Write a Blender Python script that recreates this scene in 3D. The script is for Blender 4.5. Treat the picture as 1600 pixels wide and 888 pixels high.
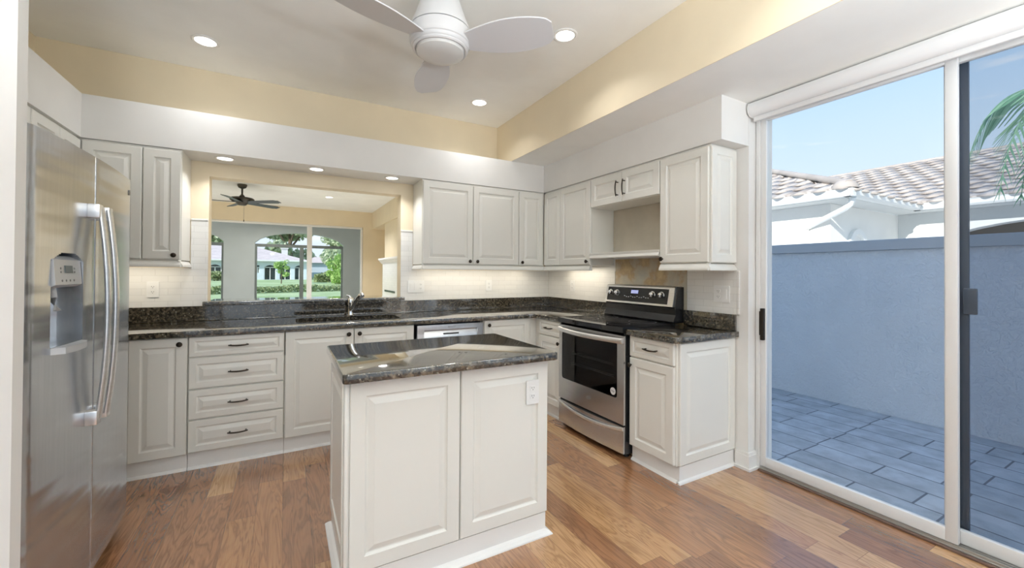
import bpy, bmesh, math, random
from mathutils import Vector, Matrix
random.seed(7)
R = math.radians
for o in list(bpy.data.objects):
    bpy.data.objects.remove(o)
scn = bpy.context.scene
COL = scn.collection

# ------------------------------------------------------------------ camera
cam_d = bpy.data.cameras.new('camera')
cam = bpy.data.objects.new('camera', cam_d)
COL.objects.link(cam)
yaw, pit, roll = 0.506696, 0.0075613, 0.0065837
fwd = Vector((math.sin(yaw) * math.cos(pit), math.cos(yaw) * math.cos(pit), math.sin(pit)))
r0 = Vector((math.cos(yaw), -math.sin(yaw), 0))
u0 = r0.cross(fwd)
rt = r0 * math.cos(roll) + u0 * math.sin(roll)
upv = u0 * math.cos(roll) - r0 * math.sin(roll)
cam.matrix_world = Matrix(((rt.x, upv.x, -fwd.x, 0), (rt.y, upv.y, -fwd.y, 0), (rt.z, upv.z, -fwd.z, 1.30), (0, 0, 0, 1)))
cam_d.sensor_fit = 'HORIZONTAL'
cam_d.sensor_width = 36
cam_d.lens = 638.249 * 36 / 1600
cam_d.shift_y = -22.33 / 1600
cam_d.clip_start = 0.05
cam_d.clip_end = 500
scn.camera = cam

# ------------------------------------------------------------------ view, sky, sun
vs = scn.view_settings
vs.view_transform = 'Standard'
vs.look = 'None'
vs.gamma = 1
vs.exposure = 0.0
vs.use_curve_mapping = False
scn.cycles.use_denoising = True
scn.cycles.max_bounces = 12
scn.cycles.diffuse_bounces = 6
scn.cycles.transparent_max_bounces = 24
scn.cycles.sample_clamp_indirect = 6
SKY, SUN, LAMP = 1.15, 6.0, 1.12
SUN_DIR = Vector((-0.86, -0.30, 0.42)).normalized()

w = bpy.data.worlds.new('sky')
scn.world = w
w.use_nodes = True
nt = w.node_tree
nt.nodes.clear()
wo = nt.nodes.new('ShaderNodeOutputWorld')
bg = nt.nodes.new('ShaderNodeBackground')
tcw = nt.nodes.new('ShaderNodeTexCoord')
spw = nt.nodes.new('ShaderNodeSeparateXYZ')
nt.links.new(tcw.outputs['Generated'], spw.inputs[0])
sk = nt.nodes.new('ShaderNodeValToRGB')
els = sk.color_ramp.elements
for i, (p_, c_) in enumerate(((0.0, (.80, .89, .98)), (.14, (.73, .86, .98)), (.32, (.55, .75, .97)), (.6, (.34, .57, .92)), (1.0, (.22, .42, .82)))):
    e_ = els[i] if i < 2 else els.new(p_)
    e_.position = p_
    e_.color = (*c_, 1)
nt.links.new(spw.outputs[2], sk.inputs[0])
# thin wisps of cloud
mpw = nt.nodes.new('ShaderNodeMapping')
mpw.inputs['Scale'].default_value = (2.2, 2.2, 14)
nt.links.new(tcw.outputs['Generated'], mpw.inputs[0])
nzw = nt.nodes.new('ShaderNodeTexNoise')
nzw.inputs['Scale'].default_value = 2.1
nzw.inputs['Detail'].default_value = 5
nt.links.new(mpw.outputs[0], nzw.inputs['Vector'])
crw = nt.nodes.new('ShaderNodeValToRGB')
crw.color_ramp.elements[0].position = .62
crw.color_ramp.elements[1].position = .80
nt.links.new(nzw.outputs[0], crw.inputs[0])
mxw = nt.nodes.new('ShaderNodeMix')
mxw.data_type = 'RGBA'
mxw.inputs[7].default_value = (.95, .97, 1, 1)
nt.links.new(crw.outputs[0], mxw.inputs[0])
nt.links.new(sk.outputs[0], mxw.inputs[6])
bg.inputs[1].default_value = SKY
nt.links.new(mxw.outputs[2], bg.inputs[0])
nt.links.new(bg.outputs[0], wo.inputs[0])

sd = bpy.data.lights.new('sun', 'SUN')
sd.energy = SUN
sd.angle = R(0.6)
sd.color = (1, 0.95, 0.87)
sun = bpy.data.objects.new('sun', sd)
sun.rotation_euler = SUN_DIR.to_track_quat('Z', 'Y').to_euler()
sun.location = (-10, 0, 12)
COL.objects.link(sun)


# ------------------------------------------------------------------ materials
def nodes(name):
    m = bpy.data.materials.new(name)
    m.use_nodes = True
    t = m.node_tree
    return m, t, t.nodes['Principled BSDF']


def N(t, typ, **kw):
    n = t.nodes.new(typ)
    for k, v in kw.items():
        setattr(n, k, v)
    return n


def coords(t, scale=(1, 1, 1), rot=(0, 0, 0), kind='Object'):
    tc = N(t, 'ShaderNodeTexCoord')
    mp = N(t, 'ShaderNodeMapping')
    mp.inputs['Scale'].default_value = scale
    mp.inputs['Rotation'].default_value = rot
    t.links.new(tc.outputs[kind], mp.inputs[0])
    return mp.outputs[0]


def noise(t, vec, scale, detail=3, rough=.5):
    n = N(t, 'ShaderNodeTexNoise')
    n.inputs['Scale'].default_value = scale
    n.inputs['Detail'].default_value = detail
    n.inputs['Roughness'].default_value = rough
    t.links.new(vec, n.inputs['Vector'])
    return n


def bump(t, b, h, strength, dist=.01):
    n = N(t, 'ShaderNodeBump')
    n.inputs['Strength'].default_value = strength
    n.inputs['Distance'].default_value = dist
    t.links.new(h, n.inputs['Height'])
    t.links.new(n.outputs[0], b.inputs['Normal'])
    return n


def ramp(t, fac, stops):
    n = N(t, 'ShaderNodeValToRGB')
    e = n.color_ramp.elements
    while len(e) < len(stops):
        e.new(.5)
    for i, (p, c) in enumerate(stops):
        e[i].position = p
        e[i].color = (*c, 1)
    t.links.new(fac, n.inputs[0])
    return n


def math_n(t, op, a, b=None):
    n = N(t, 'ShaderNodeMath', operation=op)
    for i, v in enumerate((a, b)):
        if v is None:
            continue
        if isinstance(v, (int, float)):
            n.inputs[i].default_value = v
        else:
            t.links.new(v, n.inputs[i])
    return n.outputs[0]


def mixc(t, fac, a, b, mode='MIX'):
    n = N(t, 'ShaderNodeMix', data_type='RGBA', blend_type=mode)
    for i, v in ((0, fac), (6, a), (7, b)):
        if isinstance(v, (int, float)):
            n.inputs[i].default_value = v
        elif isinstance(v, tuple):
            n.inputs[i].default_value = (*v, 1)
        else:
            t.links.new(v, n.inputs[i])
    return n.outputs[2]


def plain(name, col, rough=.5, metal=0, spec=.5, var=.03, bumps=None, vscale=3):
    m, t, b = nodes(name)
    v = coords(t)
    n = noise(t, v, vscale, 4)
    r = ramp(t, n.outputs[0], [(.3, tuple(c * (1 - var) for c in col)), (.7, tuple(min(1, c * (1 + var)) for c in col))])
    t.links.new(r.outputs[0], b.inputs['Base Color'])
    b.inputs['Roughness'].default_value = rough
    b.inputs['Metallic'].default_value = metal
    b.inputs['Specular IOR Level'].default_value = spec
    if bumps:
        n2 = noise(t, v, bumps[0], 5)
        bump(t, b, n2.outputs[0], bumps[1], bumps[2])
    return m


M = {}
M['white_paint'] = plain('white_wall_paint', (.80, .79, .76), .55, bumps=(90, .08, .002))
M['yellow_paint'] = plain('pale_yellow_wall_paint', (.79, .685, .50), .55, bumps=(90, .08, .002))
M['ceiling'] = plain('ceiling_paint', (.91, .905, .87), .7, bumps=(120, .10, .002))
M['cabinet'] = plain('white_cabinet_lacquer', (.80, .79, .735), .32, var=.01)
M['trim'] = plain('white_gloss_trim', (.84, .83, .80), .35, var=.01)
M['plastic'] = plain('white_plastic', (.84, .84, .82), .3, var=.01)
M['slot'] = plain('dark_slot', (.05, .05, .05), .6)
M['bronze'] = plain('oil_rubbed_bronze', (.035, .027, .02), .38, .8)
M['black'] = plain('black_enamel', (.012, .012, .013), .25)
M['black_glass'] = plain('black_ceramic_glass', (.008, .008, .009), .05, var=0)
M['chrome'] = plain('chrome', (.85, .86, .87), .06, 1, var=.01)
M['aluminium'] = plain('aluminium', (.62, .62, .60), .35, .9)
M['frame'] = plain('white_door_frame', (.80, .80, .79), .35, var=.01)
M['dark_frame'] = plain('dark_bronze_frame', (.045, .06, .085), .4)
M['grey_frame'] = plain('grey_bronze_frame', (.24, .26, .24), .5)
M['shade'] = plain('white_shade_fabric', (.78, .78, .78), .7, var=.01)
M['grey_plastic'] = plain('silver_grey_plastic', (.50, .51, .52), .35, .3)
M['dark_grey'] = plain('dark_grey_composite', (.05, .05, .048), .4)
M['fan_white'] = plain('white_fan_enamel', (.68, .68, .68), .35, var=.01)
M['fan_blade'] = plain('white_fan_blade', (.66, .66, .67), .4, var=.01)
M['fan_light'] = plain('frosted_fan_glass', (.66, .66, .64), .25, var=.01)
M['fan_dark'] = plain('pewter_fan_metal', (.07, .065, .055), .4, .6)
M['fan_dark_blade'] = plain('dark_fan_blade', (.055, .065, .07), .4)
M['lanai'] = plain('grey_stucco', (.60, .615, .59), .85, bumps=(60, .3, .004))
M['beige_board'] = plain('bare_beige_wall', (.52, .47, .38), .7, var=.10, vscale=5)
M['white_stucco'] = plain('white_stucco', (.82, .81, .78), .85, bumps=(60, .3, .004))
M['pale_stucco'] = plain('pale_grey_stucco', (.68, .69, .68), .85, bumps=(60, .3, .004))
M['gutter'] = plain('white_gutter_metal', (.80, .81, .80), .4)
M['house_glass'] = plain('dark_house_window', (.03, .05, .05), .08)
M['bark'] = plain('tree_bark', (.13, .10, .07), .9, var=.3, bumps=(25, .6, .02))
M['decal'] = plain('silver_mark', (.18, .18, .18), .4)
M['sticker'] = plain('white_sticker', (.75, .75, .75), .4)


def granite():
    m, t, b = nodes('dark_green_granite')
    v = coords(t)
    n1 = noise(t, v, 55, 6, .65)
    n2 = noise(t, v, 9, 4, .6)
    vo = N(t, 'ShaderNodeTexVoronoi')
    vo.inputs['Scale'].default_value = 130
    t.links.new(v, vo.inputs['Vector'])
    base = ramp(t, n1.outputs[0], [(.30, (.009, .008, .007)), (.48, (.040, .035, .026)), (.60, (.115, .098, .072)), (.76, (.27, .24, .19))])
    sp = N(t, 'ShaderNodeTexVoronoi')
    sp.inputs['Scale'].default_value = 75
    t.links.new(v, sp.inputs['Vector'])
    sh = N(t, 'ShaderNodeSeparateColor')
    t.links.new(sp.outputs['Color'], sh.inputs[0])
    pick = math_n(t, 'GREATER_THAN', sh.outputs[0], .90)
    near = math_n(t, 'LESS_THAN', sp.outputs['Distance'], .30)
    fl = math_n(t, 'MULTIPLY', pick, near)
    fl = math_n(t, 'MULTIPLY', fl, .8)
    c1 = mixc(t, fl, base.outputs[0], (.30, .31, .27))
    r2 = ramp(t, n2.outputs[0], [(.35, (.7, .7, .7)), (.7, (1.25, 1.2, 1.1))])
    c2 = mixc(t, 1.0, c1, r2.outputs[0], 'MULTIPLY')
    t.links.new(c2, b.inputs['Base Color'])
    b.inputs['Roughness'].default_value = .10
    b.inputs['IOR'].default_value = 1.6
    b.inputs['Coat Weight'].default_value = 1
    b.inputs['Coat IOR'].default_value = 1.6
    b.inputs['Coat Roughness'].default_value = .04
    return m


M['granite'] = granite()


def steel(name, col, rough, wav, vert=True):
    m, t, b = nodes(name)
    v = coords(t, (4, 4, 110) if not vert else (110, 110, 3))
    n = noise(t, v, 1.0, 3)
    r = ramp(t, n.outputs[0], [(.25, tuple(c * .93 for c in col)), (.75, tuple(min(1, c * 1.05) for c in col))])
    t.links.new(r.outputs[0], b.inputs['Base Color'])
    b.inputs['Metallic'].default_value = .95
    b.inputs['Roughness'].default_value = rough
    if wav:
        v2 = coords(t, (.7, .7, 9))
        n2 = noise(t, v2, 1.3, 1)
        bump(t, b, n2.outputs[0], wav, .02)
    return m


M['steel'] = steel('brushed_stainless_steel', (.57, .59, .62), .22, .38)
M['steel_plain'] = steel('stainless_steel', (.60, .60, .60), .25, 0, False)
M['steel_light'] = steel('pale_stainless_steel', (.80, .80, .80), .28, 0, False)


def wood_floor():
    m, t, b = nodes('hardwood_plank_floor')
    tc = N(t, 'ShaderNodeTexCoord')
    sp = N(t, 'ShaderNodeSeparateXYZ')
    t.links.new(tc.outputs['Object'], sp.inputs[0])
    W, L = .127, 1.05
    xs = math_n(t, 'DIVIDE', sp.outputs[0], W)
    row = math_n(t, 'FLOOR', xs)
    wn = N(t, 'ShaderNodeTexWhiteNoise', noise_dimensions='1D')
    t.links.new(row, wn.inputs['W'])
    off = math_n(t, 'MULTIPLY', wn.outputs['Value'], 7.3)
    ys = math_n(t, 'ADD', math_n(t, 'DIVIDE', sp.outputs[1], L), off)
    brd = math_n(t, 'FLOOR', ys)
    cid = math_n(t, 'ADD', math_n(t, 'MULTIPLY', row, 17.31), math_n(t, 'MULTIPLY', brd, 5.77))
    w2 = N(t, 'ShaderNodeTexWhiteNoise', noise_dimensions='1D')
    t.links.new(cid, w2.inputs['W'])
    tone = ramp(t, w2.outputs['Value'], [(0, (.21, .095, .045)), (.3, (.29, .138, .064)), (.6, (.36, .178, .080)), (.88, (.42, .225, .102)), (1, (.53, .315, .15))])
    # grain
    cmb = N(t, 'ShaderNodeCombineXYZ')
    t.links.new(math_n(t, 'ADD', math_n(t, 'MULTIPLY', sp.outputs[0], 9), math_n(t, 'MULTIPLY', w2.outputs['Value'], 40)), cmb.inputs[0])
    t.links.new(math_n(t, 'MULTIPLY', sp.outputs[1], 1.1), cmb.inputs[1])
    t.links.new(math_n(t, 'MULTIPLY', cid, 3.1), cmb.inputs[2])
    g1 = noise(t, cmb.outputs[0], 1.3, 3, .5)
    g1.inputs['Distortion'].default_value = 1.0
    wave = math_n(t, 'FRACT', math_n(t, 'MULTIPLY', g1.outputs[0], 9))
    tri = math_n(t, 'ABSOLUTE', math_n(t, 'SUBTRACT', wave, .5))
    cmb2 = N(t, 'ShaderNodeCombineXYZ')
    t.links.new(math_n(t, 'MULTIPLY', sp.outputs[0], 190), cmb2.inputs[0])
    t.links.new(math_n(t, 'MULTIPLY', sp.outputs[1], 5), cmb2.inputs[1])
    g2 = noise(t, cmb2.outputs[0], 1.0, 3, .6)
    gr = ramp(t, tri, [(0, (.58, .53, .48)), (.3, (1.04, 1.04, 1.04)), (.5, (1.12, 1.12, 1.12))])
    c1 = mixc(t, .7, tone.outputs[0], mixc(t, 1.0, tone.outputs[0], gr.outputs[0], 'MULTIPLY'))
    gr2 = ramp(t, g2.outputs[0], [(.3, (.84, .82, .80)), (.65, (1.06, 1.06, 1.06))])
    c2 = mixc(t, 1.0, c1, gr2.outputs[0], 'MULTIPLY')
    # gaps
    fx = math_n(t, 'FRACT', xs)
    dx = math_n(t, 'MULTIPLY', math_n(t, 'MINIMUM', fx, math_n(t, 'SUBTRACT', 1, fx)), W)
    fy = math_n(t, 'FRACT', ys)
    dy = math_n(t, 'MULTIPLY', math_n(t, 'MINIMUM', fy, math_n(t, 'SUBTRACT', 1, fy)), L)
    d = math_n(t, 'MINIMUM', dx, dy)
    gap = math_n(t, 'LESS_THAN', d, .0011)
    c3 = mixc(t, math_n(t, 'MULTIPLY', gap, .55), c2, (.07, .03, .015))
    t.links.new(c3, b.inputs['Base Color'])
    b.inputs['Roughness'].default_value = .26
    b.inputs['Specular IOR Level'].default_value = .6
    b.inputs['Coat Weight'].default_value = .7
    b.inputs['Coat IOR'].default_value = 1.8
    b.inputs['Coat Roughness'].default_value = .17
    inv = math_n(t, 'SUBTRACT', 1, gap)
    bump(t, b, inv, .15, .001)
    return m


M['floor'] = wood_floor()


def tile():
    m, t, b = nodes('white_subway_tile')
    tc = N(t, 'ShaderNodeTexCoord')
    sp = N(t, 'ShaderNodeSeparateXYZ')
    t.links.new(tc.outputs['Object'], sp.inputs[0])
    cm = N(t, 'ShaderNodeCombineXYZ')
    t.links.new(math_n(t, 'ADD', sp.outputs[0], sp.outputs[1]), cm.inputs[0])
    t.links.new(sp.outputs[2], cm.inputs[1])
    br = N(t, 'ShaderNodeTexBrick')
    br.inputs['Scale'].default_value = 1
    br.inputs['Brick Width'].default_value = .152
    br.inputs['Row Height'].default_value = .0485
    br.inputs['Mortar Size'].default_value = .0011
    br.inputs['Mortar Smooth'].default_value = .2
    br.inputs['Color1'].default_value = (.84, .83, .79, 1)
    br.inputs['Color2'].default_value = (.80, .79, .76, 1)
    br.inputs['Mortar'].default_value = (.66, .65, .61, 1)
    t.links.new(cm.outputs[0], br.inputs['Vector'])
    t.links.new(br.outputs['Color'], b.inputs['Base Color'])
    b.inputs['Roughness'].default_value = .18
    inv = math_n(t, 'SUBTRACT', 1, br.outputs['Fac'])
    bump(t, b, inv, .35, .001)
    return m


M['tile'] = tile()


def paver():
    m, t, b = nodes('grey_stone_paver')
    v = coords(t, (1, 1, 1), (0, 0, R(90)))
    br = N(t, 'ShaderNodeTexBrick')
    br.offset = .37
    br.squash = 1.7
    br.squash_frequency = 2
    br.inputs['Scale'].default_value = 1
    br.inputs['Brick Width'].default_value = .42
    br.inputs['Row Height'].default_value = .235
    br.inputs['Mortar Size'].default_value = .006
    br.inputs['Color1'].default_value = (.45, .48, .51, 1)
    br.inputs['Color2'].default_value = (.57, .60, .63, 1)
    br.inputs['Mortar'].default_value = (.20, .21, .23, 1)
    t.links.new(v, br.inputs['Vector'])
    n = noise(t, v, 6, 6, .65)
    r = ramp(t, n.outputs[0], [(.3, (.72, .72, .72)), (.7, (1.15, 1.15, 1.15))])
    c = mixc(t, 1.0, br.outputs['Color'], r.outputs[0], 'MULTIPLY')
    t.links.new(c, b.inputs['Base Color'])
    b.inputs['Roughness'].default_value = .8
    h = math_n(t, 'ADD', math_n(t, 'MULTIPLY', n.outputs[0], .4), math_n(t, 'SUBTRACT', 1, br.outputs['Fac']))
    bump(t, b, h, .5, .008)
    return m


M['paver'] = paver()


def stucco_wall():
    m, t, b = nodes('blue_grey_knockdown_stucco')
    v = coords(t)
    n = noise(t, v, 24, 5, .55)
    n.inputs['Distortion'].default_value = 1.2
    n2 = noise(t, v, 3, 3)
    r = ramp(t, n2.outputs[0], [(.3, (.76, .79, .82)), (.7, (.82, .85, .88))])
    t.links.new(r.outputs[0], b.inputs['Base Color'])
    b.inputs['Roughness'].default_value = .9
    rr = ramp(t, n.outputs[0], [(.42, (0, 0, 0)), (.6, (1, 1, 1))])
    bump(t, b, rr.outputs[0], .55, .012)
    return m


M['yard_wall'] = stucco_wall()


def roof_tile():
    m, t, b = nodes('barrel_roof_tile')
    v = coords(t, (1, 1, 1), kind='UV')
    sp = N(t, 'ShaderNodeSeparateXYZ')
    t.links.new(v, sp.inputs[0])
    row = math_n(t, 'FLOOR', math_n(t, 'DIVIDE', sp.outputs[1], .36))
    shift = math_n(t, 'MULTIPLY', math_n(t, 'MODULO', row, 2), .15)
    ph = math_n(t, 'MULTIPLY', math_n(t, 'ADD', sp.outputs[0], shift), 2 * math.pi / .30)
    s = math_n(t, 'SINE', ph)
    # wavy tile edge: course line shifts with the wave of the tile
    cy = math_n(t, 'ADD', math_n(t, 'DIVIDE', sp.outputs[1], .36), math_n(t, 'MULTIPLY', s, .16))
    fy = math_n(t, 'FRACT', cy)
    wn = N(t, 'ShaderNodeTexWhiteNoise', noise_dimensions='2D')
    cm = N(t, 'ShaderNodeCombineXYZ')
    t.links.new(math_n(t, 'FLOOR', math_n(t, 'DIVIDE', math_n(t, 'ADD', sp.outputs[0], shift), .30)), cm.inputs[0])
    t.links.new(math_n(t, 'FLOOR', cy), cm.inputs[1])
    t.links.new(cm.outputs[0], wn.inputs['Vector'])
    col = ramp(t, wn.outputs['Value'], [(0, (.38, .33, .295)), (.5, (.46, .41, .37)), (1, (.55, .50, .455))])
    edge = math_n(t, 'LESS_THAN', fy, .10)
    c = mixc(t, math_n(t, 'MULTIPLY', edge, .45), col.outputs[0], (.16, .135, .12))
    t.links.new(c, b.inputs['Base Color'])
    b.inputs['Roughness'].default_value = .85
    h = math_n(t, 'ADD', math_n(t, 'MULTIPLY', s, .5), math_n(t, 'SUBTRACT', 1, fy))
    bump(t, b, h, .25, .03)
    return m


M['roof'] = roof_tile()


def leaf(name, c0, c1):
    m, t, b = nodes(name)
    v = coords(t)
    n = noise(t, v, 1.7, 4)
    oi = N(t, 'ShaderNodeNewGeometry')
    f = math_n(t, 'ADD', math_n(t, 'MULTIPLY', n.outputs[0], .5), math_n(t, 'MULTIPLY', oi.outputs['Random Per Island'], .5))
    r = ramp(t, f, [(.25, c0), (.75, c1)])
    t.links.new(r.outputs[0], b.inputs['Base Color'])
    b.inputs['Roughness'].default_value = .6
    tr = N(t, 'ShaderNodeBsdfTranslucent')
    t.links.new(r.outputs[0], tr.inputs[0])
    mx = N(t, 'ShaderNodeMixShader')
    mx.inputs[0].default_value = .35
    out = t.nodes['Material Output']
    t.links.new(b.outputs[0], mx.inputs[1])
    t.links.new(tr.outputs[0], mx.inputs[2])
    t.links.new(mx.outputs[0], out.inputs[0])
    return m


M['leaf_oak'] = leaf('oak_leaves', (.36, .44, .28), (.74, .82, .62))
M['leaf_bright'] = leaf('bright_leaves', (.20, .38, .08), (.52, .70, .26))
M['leaf_hedge'] = leaf('hedge_leaves', (.18, .25, .10), (.48, .55, .30))
M['leaf_palm'] = leaf('palm_leaflets', (.12, .30, .17), (.34, .56, .36))


def grass():
    m, t, b = nodes('lawn_grass')
    v = coords(t)
    n = noise(t, v, .35, 5, .6)
    n2 = noise(t, v, 14, 4, .7)
    r = ramp(t, n.outputs[0], [(.3, (.30, .43, .17)), (.7, (.58, .68, .38))])
    r2 = ramp(t, n2.outputs[0], [(.3, (.75, .75, .75)), (.7, (1.15, 1.15, 1.15))])
    t.links.new(mixc(t, 1.0, r.outputs[0], r2.outputs[0], 'MULTIPLY'), b.inputs['Base Color'])
    b.inputs['Roughness'].default_value = .9
    return m


M['grass'] = grass()


def glass(name, tint, refl, rough=0.0):
    m = bpy.data.materials.new(name)
    m.use_nodes = True
    t = m.node_tree
    t.nodes.clear()
    out = N(t, 'ShaderNodeOutputMaterial')
    tr = N(t, 'ShaderNodeBsdfTransparent')
    tr.inputs[0].default_value = (*tint, 1)
    gl = N(t, 'ShaderNodeBsdfGlossy')
    gl.inputs['Roughness'].default_value = rough
    lw = N(t, 'ShaderNodeLayerWeight')
    lw.inputs[0].default_value = .5
    p = math_n(t, 'POWER', lw.outputs['Facing'], 4)
    f = math_n(t, 'ADD', math_n(t, 'MULTIPLY', p, .6), refl)
    mx = N(t, 'ShaderNodeMixShader')
    t.links.new(f, mx.inputs[0])
    t.links.new(tr.outputs[0], mx.inputs[1])
    t.links.new(gl.outputs[0], mx.inputs[2])
    t.links.new(mx.outputs[0], out.inputs[0])
    return m


M['glass'] = glass('clear_window_glass', (.98, .988, .993), .012)
M['oven_glass'] = glass('dark_oven_glass', (.42, .42, .43), .04)


def screen():
    m = bpy.data.materials.new('insect_screen_mesh')
    m.use_nodes = True
    t = m.node_tree
    t.nodes.clear()
    out = N(t, 'ShaderNodeOutputMaterial')
    tr = N(t, 'ShaderNodeBsdfTransparent')
    tr.inputs[0].default_value = (.88, .90, .93, 1)
    di = N(t, 'ShaderNodeBsdfDiffuse')
    di.inputs[0].default_value = (.06, .07, .09, 1)
    mx = N(t, 'ShaderNodeMixShader')
    mx.inputs[0].default_value = .12
    t.links.new(tr.outputs[0], mx.inputs[1])
    t.links.new(di.outputs[0], mx.inputs[2])
    t.links.new(mx.outputs[0], out.inputs[0])
    return m


M['screen'] = screen()


def emit(name, col, s):
    m, t, b = nodes(name)
    b.inputs['Base Color'].default_value = (.8, .8, .8, 1)
    b.inputs['Emission Color'].default_value = (*col, 1)
    b.inputs['Emission Strength'].default_value = s
    return m


M['lamp'] = emit('downlight_lens', (1, .97, .9), 4)
M['display'] = emit('oven_clock_display', (.25, .35, 1), .5)
M['lcd'] = plain('grey_lcd', (.10, .12, .12), .2)


# ------------------------------------------------------------------ mesh helpers
def BM():
    return bmesh.new()


def box(bm, x0, x1, y0, y1, z0, z1, bev=0, seg=2):
    vs_ = [bm.verts.new(p) for p in ((x0, y0, z0), (x1, y0, z0), (x1, y1, z0), (x0, y1, z0), (x0, y0, z1), (x1, y0, z1), (x1, y1, z1), (x0, y1, z1))]
    fs = [bm.faces.new([vs_[i] for i in f]) for f in ((3, 2, 1, 0), (4, 5, 6, 7), (0, 1, 5, 4), (1, 2, 6, 5), (2, 3, 7, 6), (3, 0, 4, 7))]
    if bev:
        ed = list({e for f in fs for e in f.edges})
        bmesh.ops.bevel(bm, geom=ed, offset=bev, segments=seg, profile=.5, affect='EDGES')
    return bm


AX = {'xy': lambda u, v, d: (u, v, d), 'xz': lambda u, v, d: (u, d, v), 'yz': lambda u, v, d: (d, u, v)}


def prism(bm, outer, d0, d1, ax='xy', holes=()):
    fn = AX[ax]
    t = BM()
    loops, edges = [], []
    for lp in [outer] + list(holes):
        vv = [t.verts.new(fn(u, v, d0)) for u, v in lp]
        edges += [t.edges.new((vv[i], vv[(i + 1) % len(vv)])) for i in range(len(vv))]
        loops.append(vv)
    if holes:
        bmesh.ops.triangle_fill(t, use_beauty=True, edges=edges)
    else:
        t.faces.new(loops[0])
    caps = list(t.faces)
    mp = {}
    for vv, lp in zip(loops, [outer] + list(holes)):
        for v_, (u, v) in zip(vv, lp):
            mp[v_] = t.verts.new(fn(u, v, d1))
    for f in caps:
        t.faces.new([mp[x] for x in reversed(f.verts)])
    for vv in loops:
        for i in range(len(vv)):
            a, b = vv[i], vv[(i + 1) % len(vv)]
            t.faces.new((a, b, mp[b], mp[a]))
    bmesh.ops.recalc_face_normals(t, faces=list(t.faces))
    merge(bm, t)
    return bm


def merge(bm, t):
    me = bpy.data.meshes.new('tmp')
    t.to_mesh(me)
    t.free()
    bm.from_mesh(me)
    bpy.data.meshes.remove(me)


def rect(u0, u1, v0, v1):
    return [(u0, v0), (u1, v0), (u1, v1), (u0, v1)]


def rrect(u0, u1, v0, v1, r, n=5):
    o = []
    for cx, cy, a in ((u1 - r, v0 + r, -90), (u1 - r, v1 - r, 0), (u0 + r, v1 - r, 90), (u0 + r, v0 + r, 180)):
        for i in range(n + 1):
            t = R(a + 90 * i / n)
            o.append((cx + r * math.cos(t), cy + r * math.sin(t)))
    return o


def lathe(bm, prof, c=(0, 0, 0), axis='z', seg=28, cap=True):
    c = Vector(c)
    def P(r, h, a):
        x, y = r * math.cos(a), r * math.sin(a)
        return c + Vector({'z': (x, y, h), 'y': (x, h, y), 'x': (h, x, y)}[axis])
    t = BM()
    rings = [[t.verts.new(P(max(r, 1e-4), h, 2 * math.pi * i / seg)) for i in range(seg)] for r, h in prof]
    for a, b in zip(rings, rings[1:]):
        for i in range(seg):
            j = (i + 1) % seg
            t.faces.new((a[i], a[j], b[j], b[i]))
    if cap:
        t.faces.new(rings[0])
        t.faces.new(rings[-1])
    bmesh.ops.recalc_face_normals(t, faces=list(t.faces))
    merge(bm, t)
    return bm


def tube(bm, pts, r, seg=8, flat=None):
    pts = [Vector(p) for p in pts]
    t = BM()
    rings = []
    for i, p in enumerate(pts):
        d = (pts[min(i + 1, len(pts) - 1)] - pts[max(i - 1, 0)]).normalized()
        ref = Vector((0, 0, 1)) if abs(d.z) < .9 else Vector((1, 0, 0))
        a = d.cross(ref).normalized()
        b = a.cross(d)
        ri = r[i] if isinstance(r, (list, tuple)) else r
        ra, rb = (ri, ri) if flat is None else (ri * flat[0], ri * flat[1])
        rings.append([t.verts.new(p + a * ra * math.cos(2 * math.pi * k / seg) + b * rb * math.sin(2 * math.pi * k / seg)) for k in range(seg)])
    for a, b in zip(rings, rings[1:]):
        for i in range(seg):
            j = (i + 1) % seg
            t.faces.new((a[i], a[j], b[j], b[i]))
    t.faces.new(rings[0])
    t.faces.new(rings[-1])
    bmesh.ops.recalc_face_normals(t, faces=list(t.faces))
    merge(bm, t)
    return bm


def raised(bm, w, h, t=.02, fr=.055, x=0, z=0, flat=False):
    """a door or drawer front with a raised field, front face at y=0, body to y=t"""
    k = min(1.0, min(w, h) / (2 * fr + .09))
    prof = [(0, t), (0, .004), (.004, 0), (fr, 0), (fr + .0025, .005), (fr + .008, .009), (fr + .013 * k, .009), (fr + .034 * k, .002), (fr + .037 * k, .0008)]
    v = []
    for ins, y in prof:
        v.append([bm.verts.new(p) for p in ((x + ins, y, z + ins), (x + w - ins, y, z + ins), (x + w - ins, y, z + h - ins), (x + ins, y, z + h - ins))])
    for a, b in zip(v, v[1:]):
        for i in range(4):
            j = (i + 1) % 4
            bm.faces.new((a[i], a[j], b[j], b[i]))
    bm.faces.new(v[-1])
    bm.faces.new(list(reversed(v[0])))
    return bm


def obj(name, bm, mat, parent=None, loc=(0, 0, 0), rot=(0, 0, 0), smooth=32):
    me = bpy.data.meshes.new(name)
    bmesh.ops.recalc_face_normals(bm, faces=list(bm.faces))
    bm.to_mesh(me)
    bm.free()
    me.materials.append(M[mat] if isinstance(mat, str) else mat)
    if smooth:
        me.polygons.foreach_set('use_smooth', [True] * len(me.polygons))
        me.set_sharp_from_angle(angle=R(smooth))
    o = bpy.data.objects.new(name, me)
    COL.objects.link(o)
    o.location = loc
    o.rotation_euler = rot
    if parent:
        o.parent = parent
    return o


def tag(o, label, cat, group=None, kind=None):
    o['label'] = label
    o['category'] = cat
    if group:
        o['group'] = group
    if kind:
        o['kind'] = kind
    return o


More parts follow.
